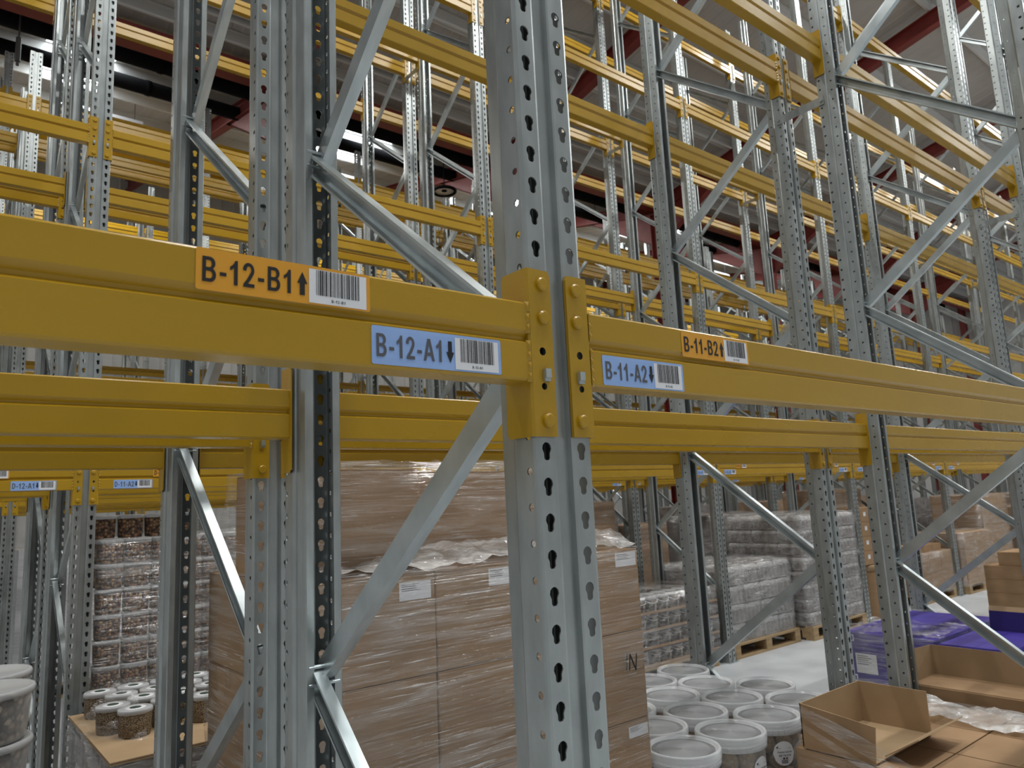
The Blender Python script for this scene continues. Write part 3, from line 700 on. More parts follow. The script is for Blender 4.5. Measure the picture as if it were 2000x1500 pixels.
def sticker(parent, x, y, z, w, h, lines=4, M=WHITE, name='address_label'):
    b = MB(); b.box(x, x+w, y-0.0008, y, z, z+h, 0)
    for i in range(lines):
        zz = z+h*(0.86-0.11*i); b.quad((x+w*0.06, y-0.0011, zz-h*0.018), (x+w*random.uniform(0.45, 0.8), y-0.0011, zz-h*0.018), (x+w*random.uniform(0.45, 0.8), y-0.0011, zz+h*0.018), (x+w*0.06, y-0.0011, zz+h*0.018), 1)
    o = obj(name, b.mesh(name, [M, INK]), parent); o['label'] = 'white paper address label'; return o
def _bd(x0, x1, y0, y1, z0, z1): 
    b = MB(); b.box(x0, x1, y0, y1, z0, z1); return b
def pallet(loc, label, w=1.2, d_=0.8, parts=True, group='wooden pallets'):
    """timber pallet: w along x, d_ along y, 0.144 high"""
    if parts:
        t = thing('wooden_pallet', label, 'pallet', loc, 0, group)
        def b1(): return _bd(0, w, -0.05, 0.05, 0, 0.022).mesh('board', [WOOD])
        def b2(): return _bd(-0.05, 0.05, 0, d_, 0, 0.022).mesh('board', [WOOD])
        def b3(): return _bd(-0.05, 0.05, -0.07, 0.07, 0, 0.078).mesh('block', [WOOD])
        m1, m2, m3 = cached(('pb', w), b1), cached(('pc', d_), b2), cached('pk', b3)
        n = 6
        for i in range(n): obj('board', m1, t, (0, 0.05+(d_-0.1)*i/(n-1), 0.122))
        for y in (0.05, d_/2, d_-0.05): obj('board', m1, t, (0, y, 0.0))
        for x in (0.05, w/2, w-0.05):
            obj('board', m2, t, (x, 0, 0.1))
            for y in (0.07, d_/2, d_-0.07): obj('block', m3, t, (x, y, 0.022))
        return t
    def mk():
        b = MB()
        for i in range(6): y = 0.05+(d_-0.1)*i/5; b.box(0, w, y-0.05, y+0.05, 0.122, 0.144)
        for y in (0.05, d_/2, d_-0.05): b.box(0, w, y-0.05, y+0.05, 0, 0.022)
        for x in (0.05, w/2, w-0.05):
            b.box(x-0.05, x+0.05, 0, d_, 0.1, 0.122)
            for y in (0.07, d_/2, d_-0.07): b.box(x-0.05, x+0.05, y-0.07, y+0.07, 0.022, 0.1)
        return b.mesh('wooden_pallet', [WOOD])
    return tag(obj('wooden_pallet', cached(('pal', w, d_), mk), None, loc), label, 'pallet', group)
def film_shell(x0, x1, y0, y1, z0, z1, M, label, res=0.07, amp=0.006, top=True, seed=1, group='film wraps', bulge=None, taper=0.0):
    rnd = random.Random(seed); b = MB()
    per = []; cr = 0.03
    nx = max(3, int((x1-x0)/res)); ny = max(3, int((y1-y0)/res))
    for i in range(nx): per.append((x0+cr+(x1-x0-2*cr)*i/(nx-1), y0))
    for i in range(ny): per.append((x1, y0+cr+(y1-y0-2*cr)*i/(ny-1)))
    for i in range(nx): per.append((x1-cr-(x1-x0-2*cr)*i/(nx-1), y1))
    for i in range(ny): per.append((x0, y1-cr-(y1-y0-2*cr)*i/(ny-1)))
    nz = max(3, int((z1-z0)/res)); n = len(per); cx, cy = (x0+x1)/2, (y0+y1)/2
    ph = [rnd.uniform(0, 6.28) for _ in range(8)]
    for k in range(nz+1):
        z = z0+(z1-z0)*k/nz
        for i, (x, y) in enumerate(per):
            a = amp*(math.sin(31*z+ph[0]+0.8*i)+math.sin(17*z+ph[1]-0.5*i))*0.5 + amp*rnd.uniform(-0.4, 0.4)
            if bulge: a += bulge(z)
            v = Vector((x-cx, y-cy)); s_ = 1+a/max(v.length, 0.1)
            if taper and k == nz: s_ *= 1-taper
            b.v.append((cx+v.x*s_, cy+v.y*s_, z+rnd.uniform(-1, 1)*amp*(0.8 if 0 < k else 0)))
    for k in range(nz):
        for i in range(n):
            j = (i+1) % n; b.f.append((k*n+i, k*n+j, (k+1)*n+j, (k+1)*n+i)); b.m.append(0)
    if top:
        o = len(b.v)
        for s_, dz in ((0.7, 0.012), (0.35, 0.016)):
            for i in range(n):
                q = b.v[nz*n+i]; b.v.append((cx+(q[0]-cx)*s_, cy+(q[1]-cy)*s_, z1+dz+rnd.uniform(-1, 1)*amp))
        for k, (a_, c_) in enumerate(((nz*n, o), (o, o+n))):
            for i in range(n):
                j = (i+1) % n; b.f.append((a_+i, a_+j, c_+j, c_+i)); b.m.append(0)
        b.f.append(tuple(o+n+i for i in range(n))); b.m.append(0)
    return tag(obj('stretch_film', b.mesh('stretch_film', [M], True)), label, 'film', group)

# --- the wrapped carton load just behind the first frame (second run)
CX0, CX1, CY0, CY1 = 0.10, 1.425, 1.155, 1.96
pallet((CX0+0.03, CY0+0.02, 0), 'wooden pallet hidden under the large wrapped brown carton load', 1.25, 0.78)
colx = [(0.10, 0.413), (0.518, 0.466), (0.99, 0.435)]
zl = [(0.145, 0.395), (0.543, 0.303), (0.849, 0.303), (1.155, 0.290)]
pos3 = ['left', 'middle', 'right']
for li, (z, h) in enumerate(zl):
    for ci, (x, w) in enumerate(colx):
        for di in range(2):
            y = CY0 + (0.403 if di else 0.0)
            if di and ci: continue
            jx = random.uniform(-0.003, 0.003)
            o = carton((x+jx, y+0.002, z), (w, 0.398, h), 'large brown carton in the wrapped load, %s layer from floor, %s of %s row' % (ORD[li], pos3[ci], ('front', 'back')[di]), 'cartons of the wrapped load')
            if di == 0 and li == 3 and ci == 0: sticker(o, 0.29, 0, 0.225-0.01, 0.108, 0.052)
            if di == 0 and li == 3 and ci == 1: sticker(o, 0.20, 0, 0.225, 0.095, 0.053)
            if di == 0 and li == 3 and ci == 2: sticker(o, 0.312, 0, 0.23, 0.11, 0.05)
            if di == 0 and li == 1 and ci == 2: sticker(o, 0.325, 0, 0.245, 0.10, 0.038)
            if di == 0 and li == 2 and ci == 2:
                tx = text('handwriting', 'IN', 0.085, BLACK, o, (0.312, -0.014, 0.175), 0.75, -0.004, (math.pi/2, math.radians(8), 0)); tx['label'] = 'handwritten letters in black marker'
o = carton((0.125, 1.27, 1.447), (0.43, 0.42, 0.315), 'brown carton on top of the wrapped load, left of the two tall ones', 'cartons of the wrapped load', 0.06)
o = carton((0.60, 1.42, 1.447), (0.63, 0.40, 0.310), 'brown carton on top of the wrapped load, right of the two tall ones', 'cartons of the wrapped load', -0.02)
film_shell(CX0-0.012, CX1+0.012, CY0-0.012, CY1+0.01, 0.02, 1.452, FILM, 'clear stretch film around the large brown carton load', seed=3, amp=0.007)
film_shell(0.098, 1.255, 1.25, 1.85, 1.46, 1.775, FILM, 'clear stretch film around the two cartons topping the large load', seed=4, amp=0.01, taper=0.02)

# --- buckets of suet balls beside it (second run)
def bucket_meshes():
    b = MB(); b.lathe([(0.0, 0.002), (0.118, 0.002), (0.122, 0.012), (0.129, 0.232), (0.129, 0.236)], 40)
    body = b.mesh('tub', [CLEAR], True)
    b = MB(); b.lathe([(0.1285, 0.222), (0.137, 0.222), (0.139, 0.228), (0.139, 0.250), (0.136, 0.256), (0.127, 0.256), (0.123, 0.248), (0.118, 0.246)], 48)
    for i in range(36):
        a = 2*math.pi*i/36; b.add([Vector((0.1385*math.cos(a+t), 0.1385*math.sin(a+t), z))*1.0 for t, z in ((-0.012, 0.207), (0.012, 0.207), (0.012, 0.226), (-0.012, 0.226))], [(0, 1, 2, 3)])
    b.lathe([(0.134, 0.204), (0.136, 0.204), (0.1365, 0.222), (0.1345, 0.222)], 40)
    b.lathe([(0.118, 0.2462), (0.06, 0.2455), (0.0, 0.245)], 48, mi=1)
    return body, b.mesh('lid', [LIDM, LIDC], True)
TUB, LID = bucket_meshes()
bb = bmesh.new(); bmesh.ops.create_icosphere(bb, subdivisions=3, radius=0.036)
for v in bb.verts:
    nlen = 1+0.05*math.sin(v.co.x*170+1)*math.sin(v.co.y*150)+0.05*math.sin(v.co.z*190+v.co.x*80); v.co *= nlen
BALLM = bpy.data.meshes.new('suet_ball'); bb.to_mesh(BALLM); bb.free(); BALLM.materials.append(BALL); BALLM.polygons.foreach_set('use_smooth', [True]*len(BALLM.polygons))
def balls_in(c, z0, n_layers, group, label, R=0.083):
    for l in range(n_layers):
        k = 7 if l % 2 == 0 else 7
        for i in range(k):
            a = 2*math.pi*i/k+l*0.45
            o = tag(obj('suet_ball', BALLM, None, (c[0]+R*math.cos(a), c[1]+R*math.sin(a), z0+0.04+0.060*l), (random.uniform(0, 6), random.uniform(0, 6), random.uniform(0, 6)), (random.uniform(0.93, 1.06),)*3), label, 'food ball', group)
        tag(obj('suet_ball', BALLM, None, (c[0], c[1], z0+0.045+0.060*l)), label, 'food ball', group)
TZ = 0.455
pts = [(1.611, 1.157), (1.848, 1.129), (2.131, 1.139), (1.70, 1.38), (1.985, 1.392), (2.283, 1.415), (2.438, 1.179), (2.14, 1.655), (2.412, 1.651), (2.551, 1.421), (2.27, 1.87), (2.56, 1.911), (1.80, 1.62)]
for it in range(60):
    for i in range(len(pts)):
        for j in range(i):
            dx, dy = pts[i][0]-pts[j][0], pts[i][1]-pts[j][1]; dd = math.hypot(dx, dy)
            if dd < 0.281:
                k = (0.281-dd)/2/dd; pts[i] = (pts[i][0]+dx*k, pts[i][1]+dy*k); pts[j] = (pts[j][0]-dx*k, pts[j][1]-dy*k)
names = ['nearest the wrapped cartons at the front', 'second of front line, round side label', 'beside the open carton, white round label', 'second line, touching the wrapped cartons', 'second line, middle one', 'second line, behind the labelled tub', 'half hidden by the open carton', 'third line, left one', 'third line, right one', 'second line, far right', 'farthest line, left one', 'farthest line, at the aisle edge', 'mostly hidden behind the wrapped cartons']
cnt = [3, 3, 3, 0, 0, 1, 0, 0, 0, 0, 0, 0, 0]
for i, (x, y) in enumerate(pts):
    t = thing('bucket', 'clear lidded bucket of suet balls, '+names[i], 'bucket', (x, y, TZ), random.uniform(0, 6) if i > 2 else 0, 'lidded buckets of suet balls')
    obj('tub', TUB, t); obj('lid', LID, t)
    if i in (0, 1, 2, 4, 5, 9): balls_in((x, y), TZ, 3, 'suet balls in the clear buckets', 'round suet ball in the bucket '+names[i])
    else:
        balls_in((x, y), TZ+0.12, 1, 'suet balls in the clear buckets', 'round suet ball in the bucket '+names[i])
    if i in (1, 2):
        b = MB(); rr = []; nn = 28; R = 0.1295; aa = math.radians(-122 if i == 2 else -88); zc = 0.135; rl = 0.046
        for q in range(nn): rr.append((rl*math.cos(2*math.pi*q/nn), zc+rl*math.sin(2*math.pi*q/nn)))
        def wrap(s_, z, off=0.0): return ((R+off)*math.cos(aa+s_/R), (R+off)*math.sin(aa+s_/R), z)
        o0 = len(b.v)
        cols = 10
        for q in range(cols+1):
            s_ = -rl+2*rl*q/cols; hh = math.sqrt(max(0, rl*rl-s_*s_))
            b.v += [wrap(s_, zc-hh), wrap(s_, zc+hh)]
        for q in range(cols): b.f.append((2*q, 2*q+2, 2*q+3, 2*q+1)); b.m.append(0)
        lab = obj('round_label', b.mesh('round_label', [WHITE]), t); lab['label'] = 'round white product label'
        tangent = aa+math.pi/2
        for line, zz, sz in (('Premium Suet Fat', 0.139, 0.0098), ('Balls Tub of 50', 0.126, 0.0098)):
            text('lettering', line, sz, BLACK, lab, wrap(0, zz, 0.004), 0.85, 0.01, (math.pi/2, 0, tangent), 'CENTER')
        b = MB()
        for q in range(14):
            s_ = -0.014+0.002*q; w_ = random.choice((0.0007, 0.0012)); b.quad(wrap(s_, 0.098, 0.002), wrap(s_+w_, 0.098, 0.002), wrap(s_+w_, 0.112, 0.002), wrap(s_, 0.112, 0.002))
        for q, M_ in ((0, 0), (1, 1)):
            b.quad(wrap(-0.008+0.012*q, 0.114, 0.002), wrap(0.0+0.012*q, 0.114, 0.002), wrap(0.0+0.012*q, 0.120, 0.002), wrap(-0.008+0.012*q, 0.120, 0.002), q)
        b.quad(wrap(-0.024, 0.1535, 0.002), wrap(0.03, 0.1535, 0.002), wrap(0.03, 0.1545, 0.002), wrap(-0.024, 0.1545, 0.002))
        b.quad(wrap(-0.030, 0.153, 0.002), wrap(-0.025, 0.157, 0.002), wrap(-0.022, 0.165, 0.002), wrap(-0.028, 0.161, 0.002)); b.quad(wrap(-0.034, 0.160, 0.002), wrap(-0.029, 0.157, 0.002), wrap(-0.025, 0.159, 0.002), wrap(-0.029, 0.161, 0.002))
        obj('printed_marks', b.mesh('printed_marks', [BLACK, RED]), lab)
pallet((1.50, 1.02, 0.0), 'wooden pallet under the clear suet ball buckets', 1.25, 1.0)
b = MB(); b.box(1.49, 2.76, 1.0, 2.06, 0.45, 0.4545); b.box(1.49, 2.76, 1.0, 2.06, 0.44, 0.4465)
tag(obj('cardboard_sheet', b.mesh('cardboard_sheet', [CARD])), 'flat brown cardboard sheet under the clear suet ball buckets', 'sheet')
for i in range(3):
    for j in range(2): carton((1.50+0.42*i, 1.03+0.51*j, 0.145), (0.415, 0.5, 0.292), 'brown carton under the suet ball buckets, %s of the %s row' % (pos3[i], ('front', 'back')[j]), 'cartons below the buckets')

# --- open cartons in the first run, lower right
def panel_mesh(pts, th=0.004, M=CARD, M2=CARDIN):
    """flat cardboard panel with its own thickness; pts counter-clockwise seen from the printed side"""
    P_ = [Vector(p_) for p_ in pts]; nrm = (P_[1]-P_[0]).cross(P_[2]-P_[0]).normalized()
    b = MB(); Q = [p_-nrm*th for p_ in P_]; n = len(P_)
    b.add(P_, [tuple(range(n))], 0); b.add(Q, [tuple(range(n-1, -1, -1))], 1)
    for i in range(n):
        j = (i+1) % n; b.add([P_[i], Q[i], Q[j], P_[j]], [(0, 1, 2, 3)], 1)
    return b.mesh('panel', [M, M2])
t = thing('open_carton', 'open brown carton with one flap folded out, in front of clear buckets', 'box', (1.845, 0.54, 0.716))
W_, D_, H_ = 0.44, 0.262, 0.150
obj('base', panel_mesh([(0, 0, 0), (0, D_, 0), (W_, D_, 0), (W_, 0, 0)], -0.004, CARDIN, CARD), t)
obj('side_panel', panel_mesh([(0, D_, 0), (0, 0, 0), (0, -0.012, 0.118), (0, D_, H_)]), t)
obj('side_panel', panel_mesh([(W_, 0, 0), (W_, D_, 0), (W_, D_, H_), (W_, 0, H_)]), t)
obj('side_panel', panel_mesh([(W_, D_, 0), (0, D_, 0), (0, D_, H_), (W_, D_, H_)]), t)
obj('flap', panel_mesh([(0.07, 0, 0.005), (W_-0.01, 0, 0.005), (W_-0.02, -0.125, 0.085), (0.06, -0.125, 0.085)]), t)
CZ = 0.708
k = 0
for (x0, w) in ((1.845, 0.30), (2.15, 0.30), (2.455, 0.27)):
    for (y0, d_) in ((-0.02, 0.425), (0.41, 0.425)):
        for z0, h in ((0.145, 0.28), (0.427, 0.28)):
            k += 1
            carton((x0, y0, z0), (w, d_, h), 'brown carton stacked under the open cartons, %s layer, %s %s' % (('lower', 'upper')[z0 > 0.3], ('front', 'back')[y0 > 0.2], pos3[int((x0-1.8)/0.3)]), 'cartons under the open ones')
pallet((1.70, 0.03, 0), 'wooden pallet under the cartons beside the right-hand upright', 1.05, 0.8)
fb = film_shell(1.832, 2.742, -0.035, 0.85, 0.10, 0.72, FILM, 'clear stretch film around the cartons below the open cartons', seed=8, amp=0.008, top=False)
def drape(x0, x1, y0, y1, zf, label, seed, nx=30, ny=16, amp=0.012, M=FILMW):
    rnd = random.Random(seed); b = MB()
    ph = [rnd.uniform(0, 6.28) for _ in range(6)]
    for j in range(ny+1):
        for i in range(nx+1):
            x = x0+(x1-x0)*i/nx; y = y0+(y1-y0)*j/ny
            z = zf(x, y) + amp*(math.sin(38*x+ph[0]+9*y)*0.5+math.sin(23*y+ph[1]-14*x)*0.5+rnd.uniform(-0.6, 0.6)) + amp
            b.v.append((x, y, z))
    for j in range(ny):
        for i in range(nx):
            q = j*(nx+1)+i; b.f.append((q, q+1, q+nx+2, q+nx+1)); b.m.append(0)
    return tag(obj('loose_film', b.mesh('loose_film', [M], True)), label, 'film')
drape(2.46, 2.74, -0.03, 0.80, lambda x, y: 0.712, 'crumpled shiny film lying over the cartons behind the open carton', 12, 12, 26, 0.012, FILMR)
drape(0.11, 1.41, 1.148, 1.40, lambda x, y: 1.452+0.05*max(0.0, min(1.0, (y-1.15)/0.12))*(0.4+0.6*min(1, max(0, (x-0.3)/0.5))), 'crumpled shiny film between the two layers of the large wrapped load', 14, 46, 10, 0.010, FILMR)  # the bright highlight on this ledge film comes from its white colour
# film strand pulled over the open carton's side
b = MB(); rnd = random.Random(5)
for sgi, (za, zb) in enumerate(((0.86, 0.60), (0.84, 0.57), (0.80, 0.52))):
    n = 14
    for q in range(n+1):
        u = q/n; x = 1.838-0.004*sgi; y = 0.80-0.86*u
        z = za+(zb-za)*u+0.006*math.sin(9*u+sgi)
        wv = 0.018+0.01*math.sin(7*u)
        b.v += [(x, y, z), (x-0.003, y, z-wv)]
    o = sgi*2*(n+1)
    for q in range(n): b.f.append((o+2*q, o+2*q+2, o+2*q+3, o+2*q+1)); b.m.append(0)
tag(obj('film_strands', b.mesh('film_strands', [FILMW], True)), 'twisted film strands stretched across the side of the open carton', 'film')
# carton with its flaps standing up, next bay
t = thing('tall_flap_carton', 'long brown carton with upright flaps beside the purple cartons', 'box', (2.858, 0.08, 0.0))
b = MB(); b.bevbox(0, 0.24, 0, 0.77, 0.40, 0.742, 0.003); b.box(0.004, 0.236, 0.004, 0.766, 0.742, 0.7445)
obj('body', b.mesh('body', [CARD]), t)
obj('flap', panel_mesh([(0.24, 0, 0.742), (0.24, 0.77, 0.742), (0.245, 0.77, 0.876), (0.245, 0, 0.876)]), t)
obj('flap', panel_mesh([(0.24, 0.77, 0.742), (0.0, 0.77, 0.742), (-0.0, 0.79, 0.88), (0.24, 0.775, 0.876)]), t)
for i in range(2):
    carton((2.855, 0.06+0.4*i, 0.145), (0.55, 0.39, 0.25), 'brown carton under the long upright-flap carton, %s one' % ('front', 'back')[i], 'cartons under the open ones')
pallet((2.86, 0.03, 0), 'wooden pallet under the long upright-flap carton', 1.2, 0.8)

# --- purple cartons (second run, next bay)
def purple_marks(o, w, h, oval=True):
    b = MB()
    b.add([(0.02, -0.001, h-0.05), (0.075, -0.001, h-0.05), (0.075, -0.001, h-0.012), (0.02, -0.001, h-0.012)], [(0, 1, 2, 3)], 0)
    for q in range(3): b.quad((0.026+0.016*q, -0.0014, h-0.043), (0.036+0.016*q, -0.0014, h-0.043), (0.036+0.016*q, -0.0014, h-0.022), (0.026+0.016*q, -0.0014, h-0.022), 1)
    if oval:
        rr = round_rect(0.13, 0.055, 0.027, -0.0008, 6); rr = [(x+w*0.36, y, z+h-0.066) for x, y, z in rr]; b.add(rr, [tuple(range(len(rr)-1, -1, -1))], 0)
        rr = round_rect(0.12, 0.046, 0.022, -0.0014, 6); rr = [(x+w*0.36+0.005, y, z+h-0.0615) for x, y, z in rr]; b.add(rr, [tuple(range(len(rr)-1, -1, -1))], 2)
        for q in range(7): b.quad((w*0.36+0.02+0.013*q, -0.002, h-0.044), (w*0.36+0.029+0.013*q, -0.002, h-0.044), (w*0.36+0.029+0.013*q, -0.002, h-0.035), (w*0.36+0.02+0.013*q, -0.002, h-0.035), 0)
    obj('printed_marks', b.mesh('printed_marks', [WHITE, PURP, GREENL]), o)
PX = 4.30
def side_panel_marks(o, d_, h, oval):
    """print on the face looking along -x (drawn on y, z)"""
    b = MB(); X = -0.001
    def q_(y0, y1, z0, z1, mi, dx=0.0): b.quad((X-dx, y1, z0), (X-dx, y0, z0), (X-dx, y0, z1), (X-dx, y1, z1), mi)
    q_(d_-0.085, d_-0.02, h-0.055, h-0.012, 0)
    for k_ in range(3): q_(d_-0.078+0.02*k_, d_-0.066+0.02*k_, h-0.048, h-0.020, 1, 0.0006)
    if oval:
        for (w_, hh, mi, dx) in ((0.13, 0.056, 0, 0.0), (0.12, 0.046, 2, 0.0006)):
            rr = [(X-dx, d_*0.52+w_/2-x, h-0.04-hh/2+z) for x, y, z in round_rect(w_, hh, hh*0.48, 0, 6)]; b.add(rr, [tuple(range(len(rr)-1, -1, -1))], mi)
        for k_ in range(6): q_(d_*0.52-0.042+0.014*k_, d_*0.52-0.033+0.014*k_, h-0.045, h-0.036, 0, 0.0012)
    obj('printed_marks', b.mesh('printed_marks', [WHITE, PURP, GREENL]), o)
for i in range(2):
    h = 0.255
    for j in range(2):
        o = carton((PX+0.56*j, 1.34, 0.146+0.257*i), (0.55, 0.60, h), 'purple printed carton under loose film, %s layer, %s one' % (('lower', 'upper')[i], ('near', 'far')[j]), 'purple cartons', 0, False, PURP)
        if j == 0:
            side_panel_marks(o, 0.60, h, False)
            b = MB()
            for q in range(7): b.quad((-0.0009, 0.6, 0.02+0.024*q), (-0.0009, 0.0, 0.02+0.024*q), (-0.0009, 0.0, 0.025+0.024*q), (-0.0009, 0.6, 0.025+0.024*q))
            obj('printed_lines', b.mesh('printed_lines', [PURPD]), o)
        if j == 0 and i == 1:
            b = MB(); b.box(-0.0022, -0.0012, 0.375, 0.515, 0.0, 0.125, 0)
            for q in range(5): b.quad((-0.0026, 0.505, 0.108-0.013*q), (-0.0026, 0.43-0.02*(q % 2), 0.108-0.013*q), (-0.0026, 0.43-0.02*(q % 2), 0.112-0.013*q), (-0.0026, 0.505, 0.112-0.013*q), 1)
            st = obj('address_label', b.mesh('address_label', [WHITE, INK]), o); st['label'] = 'white paper address label'
for i in range(3):
    o = carton((PX, 0.915, 0.146+0.168*i), (0.62, 0.395, 0.166), 'flat purple carton with oval print beside the film-covered ones, %s of its stack' % ('lowest', 'middle', 'topmost')[i], 'purple cartons', 0, False, PURP)
    side_panel_marks(o, 0.395, 0.166, True)
t = thing('lidded_purple_carton', 'purple carton whose dark open lid stands up behind the flat ones', 'box', (PX+0.64, 0.62, 0.40))
b = MB(); b.bevbox(0, 0.40, 0.0, 0.62, 0, 0.25, 0.003); obj('body', b.mesh('body', [PURP]), t)
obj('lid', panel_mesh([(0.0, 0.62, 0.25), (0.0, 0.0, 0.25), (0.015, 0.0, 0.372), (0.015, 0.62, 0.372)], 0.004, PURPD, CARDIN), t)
obj('lid_edge', panel_mesh([(0.015, 0.62, 0.372), (0.015, 0.0, 0.372), (0.03, 0.0, 0.402), (0.03, 0.62, 0.402)], 0.003, CARDIN, CARDIN), t)
carton((PX+0.64, 0.62, 0.146), (0.40, 0.62, 0.252), 'purple carton below the one with the open lid', 'purple cartons', 0, False, PURP)
pallet((4.30, 0.95, 0), 'wooden pallet under the purple cartons', 1.15, 1.0)
drape(4.28, 4.85, 1.33, 1.97, lambda x, y: 0.665, 'crumpled clear film over the top of the purple cartons', 21, 26, 28, 0.014, FILM)
drape2 = film_shell(4.288, 5.42, 1.33, 1.95, 0.30, 0.665, FILM, 'clear film clinging to the sides of the purple cartons', seed=22, amp=0.01, top=False)

# --- stack of flat brown cartons at the right
for i in range(6):
    w = 0.62 if i < 5 else 0.42
    carton((6.78+random.uniform(-0.01, 0.01), 1.32, 0.30+0.117*i), (w, 0.56 if i < 5 else 0.44, 0.115), 'flat brown carton in the neat stack at far right, %s from the bottom' % ORD[i], 'flat cartons in the neat stack', 0, False)
pallet((6.72, 1.25, 0.0), 'wooden pallet under the neat stack of flat cartons', 1.0, 0.8)
carton((6.78, 1.32, 0.146), (0.62, 0.5, 0.15), 'deeper brown carton at the foot of the neat stack', 'flat cartons in the neat stack', 0, False)

# --- jars of nuts (third run, left bay)
def jar_meshes(w, h, cont, sq=0.75):
    r = w/2
    b = MB(); b.lathe([(0.0, 0.0), (r*0.86, 0.0), (r*0.90, 0.006), (r*0.95, h*0.80), (r*0.95, h*0.82), (0.0, h*0.83)], 20, sq=sq)
    body = b.mesh('jar', [cont], True)
    b = MB(); b.lathe([(r*0.96, h*0.82), (r*1.0, h*0.84), (r*1.0, h*0.965), (r*0.95, h*0.985), (0.0, h*0.985)], 20, sq=sq)
    return body, b.mesh('lid', [LIDJ], True)
JB, JL = jar_meshes(0.133, 0.132, NUTS)
def jar(loc, label, group, meshes, name='jar_of_nuts'):
    o = tag(obj(name, meshes[0], None, loc, (0, 0, random.uniform(-0.06, 0.06))), label, 'jar', group)
    obj('lid', meshes[1], o); return o
nz = 10; z0 = 1.54-1.33
for l in range(nz):
    for i in range(8):
        jar((0.145+0.139*i, 3.87, z0+0.133*l), 'clear square jar of mixed nuts, front row, %s layer up, %s from left' % (ORD[l], ORD[i]), 'jars of mixed nuts', (JB, JL))
for i in range(8):
    for l in (8, 9): jar((0.145+0.139*i, 4.01, z0+0.133*l), 'clear square jar of mixed nuts, second row, %s layer up, %s from left' % (ORD[l], ORD[i]), 'jars of mixed nuts', (JB, JL))
for i in range(4): jar((0.125+0.142*i, 3.98, z0+1.33), 'clear square jar of mixed nuts in the short top row, %s from left' % ORD[i], 'jars of mixed nuts', (JB, JL))
b = MB()
for l in range(nz): b.box(0.07, 1.20, 4.08, 4.60, z0+0.133*l, z0+0.133*l+0.126)
pal = pallet((0.06, 3.80, 0.06), 'wooden pallet under the wrapped jars of nuts', 1.2, 0.8)
film_shell(0.066, 1.21, 3.795, 4.62, 0.2, z0+1.335, FILM, 'clear stretch film around the jars of mixed nuts', seed=31, amp=0.005, top=False, bulge=lambda z: 0.006*math.cos(2*math.pi*(z-z0)/0.133))
bt = MB()
for l in range(1, nz): 
    z = z0+0.133*l
    bt.quad((0.06, 3.788, z-0.016), (1.21, 3.788, z-0.016), (1.21, 3.784, z+0.006), (0.06, 3.784, z+0.006))
tag(obj('film_bands', bt.mesh('film_bands', [FILMW])), 'shiny creased bands of film between the layers of nut jars', 'film')

# --- tubs of seed on a cardboard sheet in the aisle
SB, SL = jar_meshes(0.138, 0.112, SEED, 0.0)
lb = MB(); lb.lathe([(0.0, 0.1115), (0.042, 0.1112), (0.042, 0.1108)], 20); LBL = lb.mesh('lid_label', [WHITE], True)
lb = MB(); lb.lathe([(0.014, 0.1122), (0.024, 0.1120)], 10); LBM = lb.mesh('lid_print', [GREENL], True)
CBZ = 0.742
rows = [(0.07, 2.83), (0.215, 2.90), (0.36, 2.845), (0.505, 2.90), (0.01, 2.965), (0.15, 3.035), (0.295, 3.00), (0.44, 3.04), (0.585, 3.03), (0.085, 3.17), (0.23, 3.17), (0.375, 3.18), (0.52, 3.18), (0.665, 3.16), (0.02, 3.30), (0.165, 3.31), (0.31, 3.32), (0.455, 3.32), (0.60, 3.31)]
for i, (x, y) in enumerate(rows):
    rw = 0 if i < 4 else 1 if i < 9 else 2 if i < 14 else 3
    o = jar((x, y, CBZ), 'low round tub of beige seed on cardboard, %s row, %s from left' % (('front', 'second', 'third', 'back')[rw], ORD[i-(0, 4, 9, 14)[rw]]), 'round tubs of seed', (SB, SL), 'seed_tub')
    obj('lid_label', LBL, o); obj('lid_print', LBM, o)
b = MB(); b.box(-0.085, 1.02, 2.50, 3.42, CBZ-0.006, CBZ-0.001); b.box(-0.085, 1.02, 2.50, 3.45, CBZ-0.014, CBZ-0.008)
tag(obj('cardboard_sheet', b.mesh('cardboard_sheet', [CARDIN])), 'flat brown cardboard sheet under the round seed tubs', 'sheet')
def tray_mesh(w, d_, h, M, nx=4, ny=3):
    def mk():
        b = MB(); rx, ry = w/nx/2, d_/ny/2; r = min(rx, ry)
        for i in range(nx):
            for j in range(ny):
                c = ((i+0.5)*2*rx, (j+0.5)*2*ry, 0); b.lathe([(r*0.9, 0.0), (r*0.98, h*0.05), (r*0.98, h*0.75), (r*0.8, h*0.86), (r*0.8, h*0.97)], 10, c)
        b.box(0.004, w-0.004, 0.004, d_-0.004, 0.0, 0.012)
        return b.mesh('shrink_tray', [M], True)
    return cached(('tray', w, d_, h, M.name, nx), mk)
def tray_film(w, d_, h):
    def mk():
        b = MB(); n = 12
        for k, (ins, z) in enumerate(((0.0, 0.0), (-0.004, h*0.3), (0.0, h*0.7), (0.006, h*0.93), (0.03, h*0.995))):
            for i in range(4*n):
                e, u = divmod(i, n); u /= n
                x, y = ((u, 0), (1, u), (1-u, 1), (0, 1-u))[e]
                b.v.append((ins+x*(w-2*ins), ins+y*(d_-2*ins), z+0.003*math.sin(i*1.7+k)))
        for k in range(4):
            for i in range(4*n): j = (i+1) % (4*n); b.f.append((k*4*n+i, k*4*n+j, (k+1)*4*n+j, (k+1)*4*n+i)); b.m.append(0)
        b.f.append(tuple(16*n+i for i in range(4*n))); b.m.append(0)
        for q in range(len(b.m)):
            if q >= 2*4*n: b.m[q] = 1
        return b.mesh('shrink_film', [FILMM, FILMR], True)
    return cached(('tf', w, d_, h), mk)
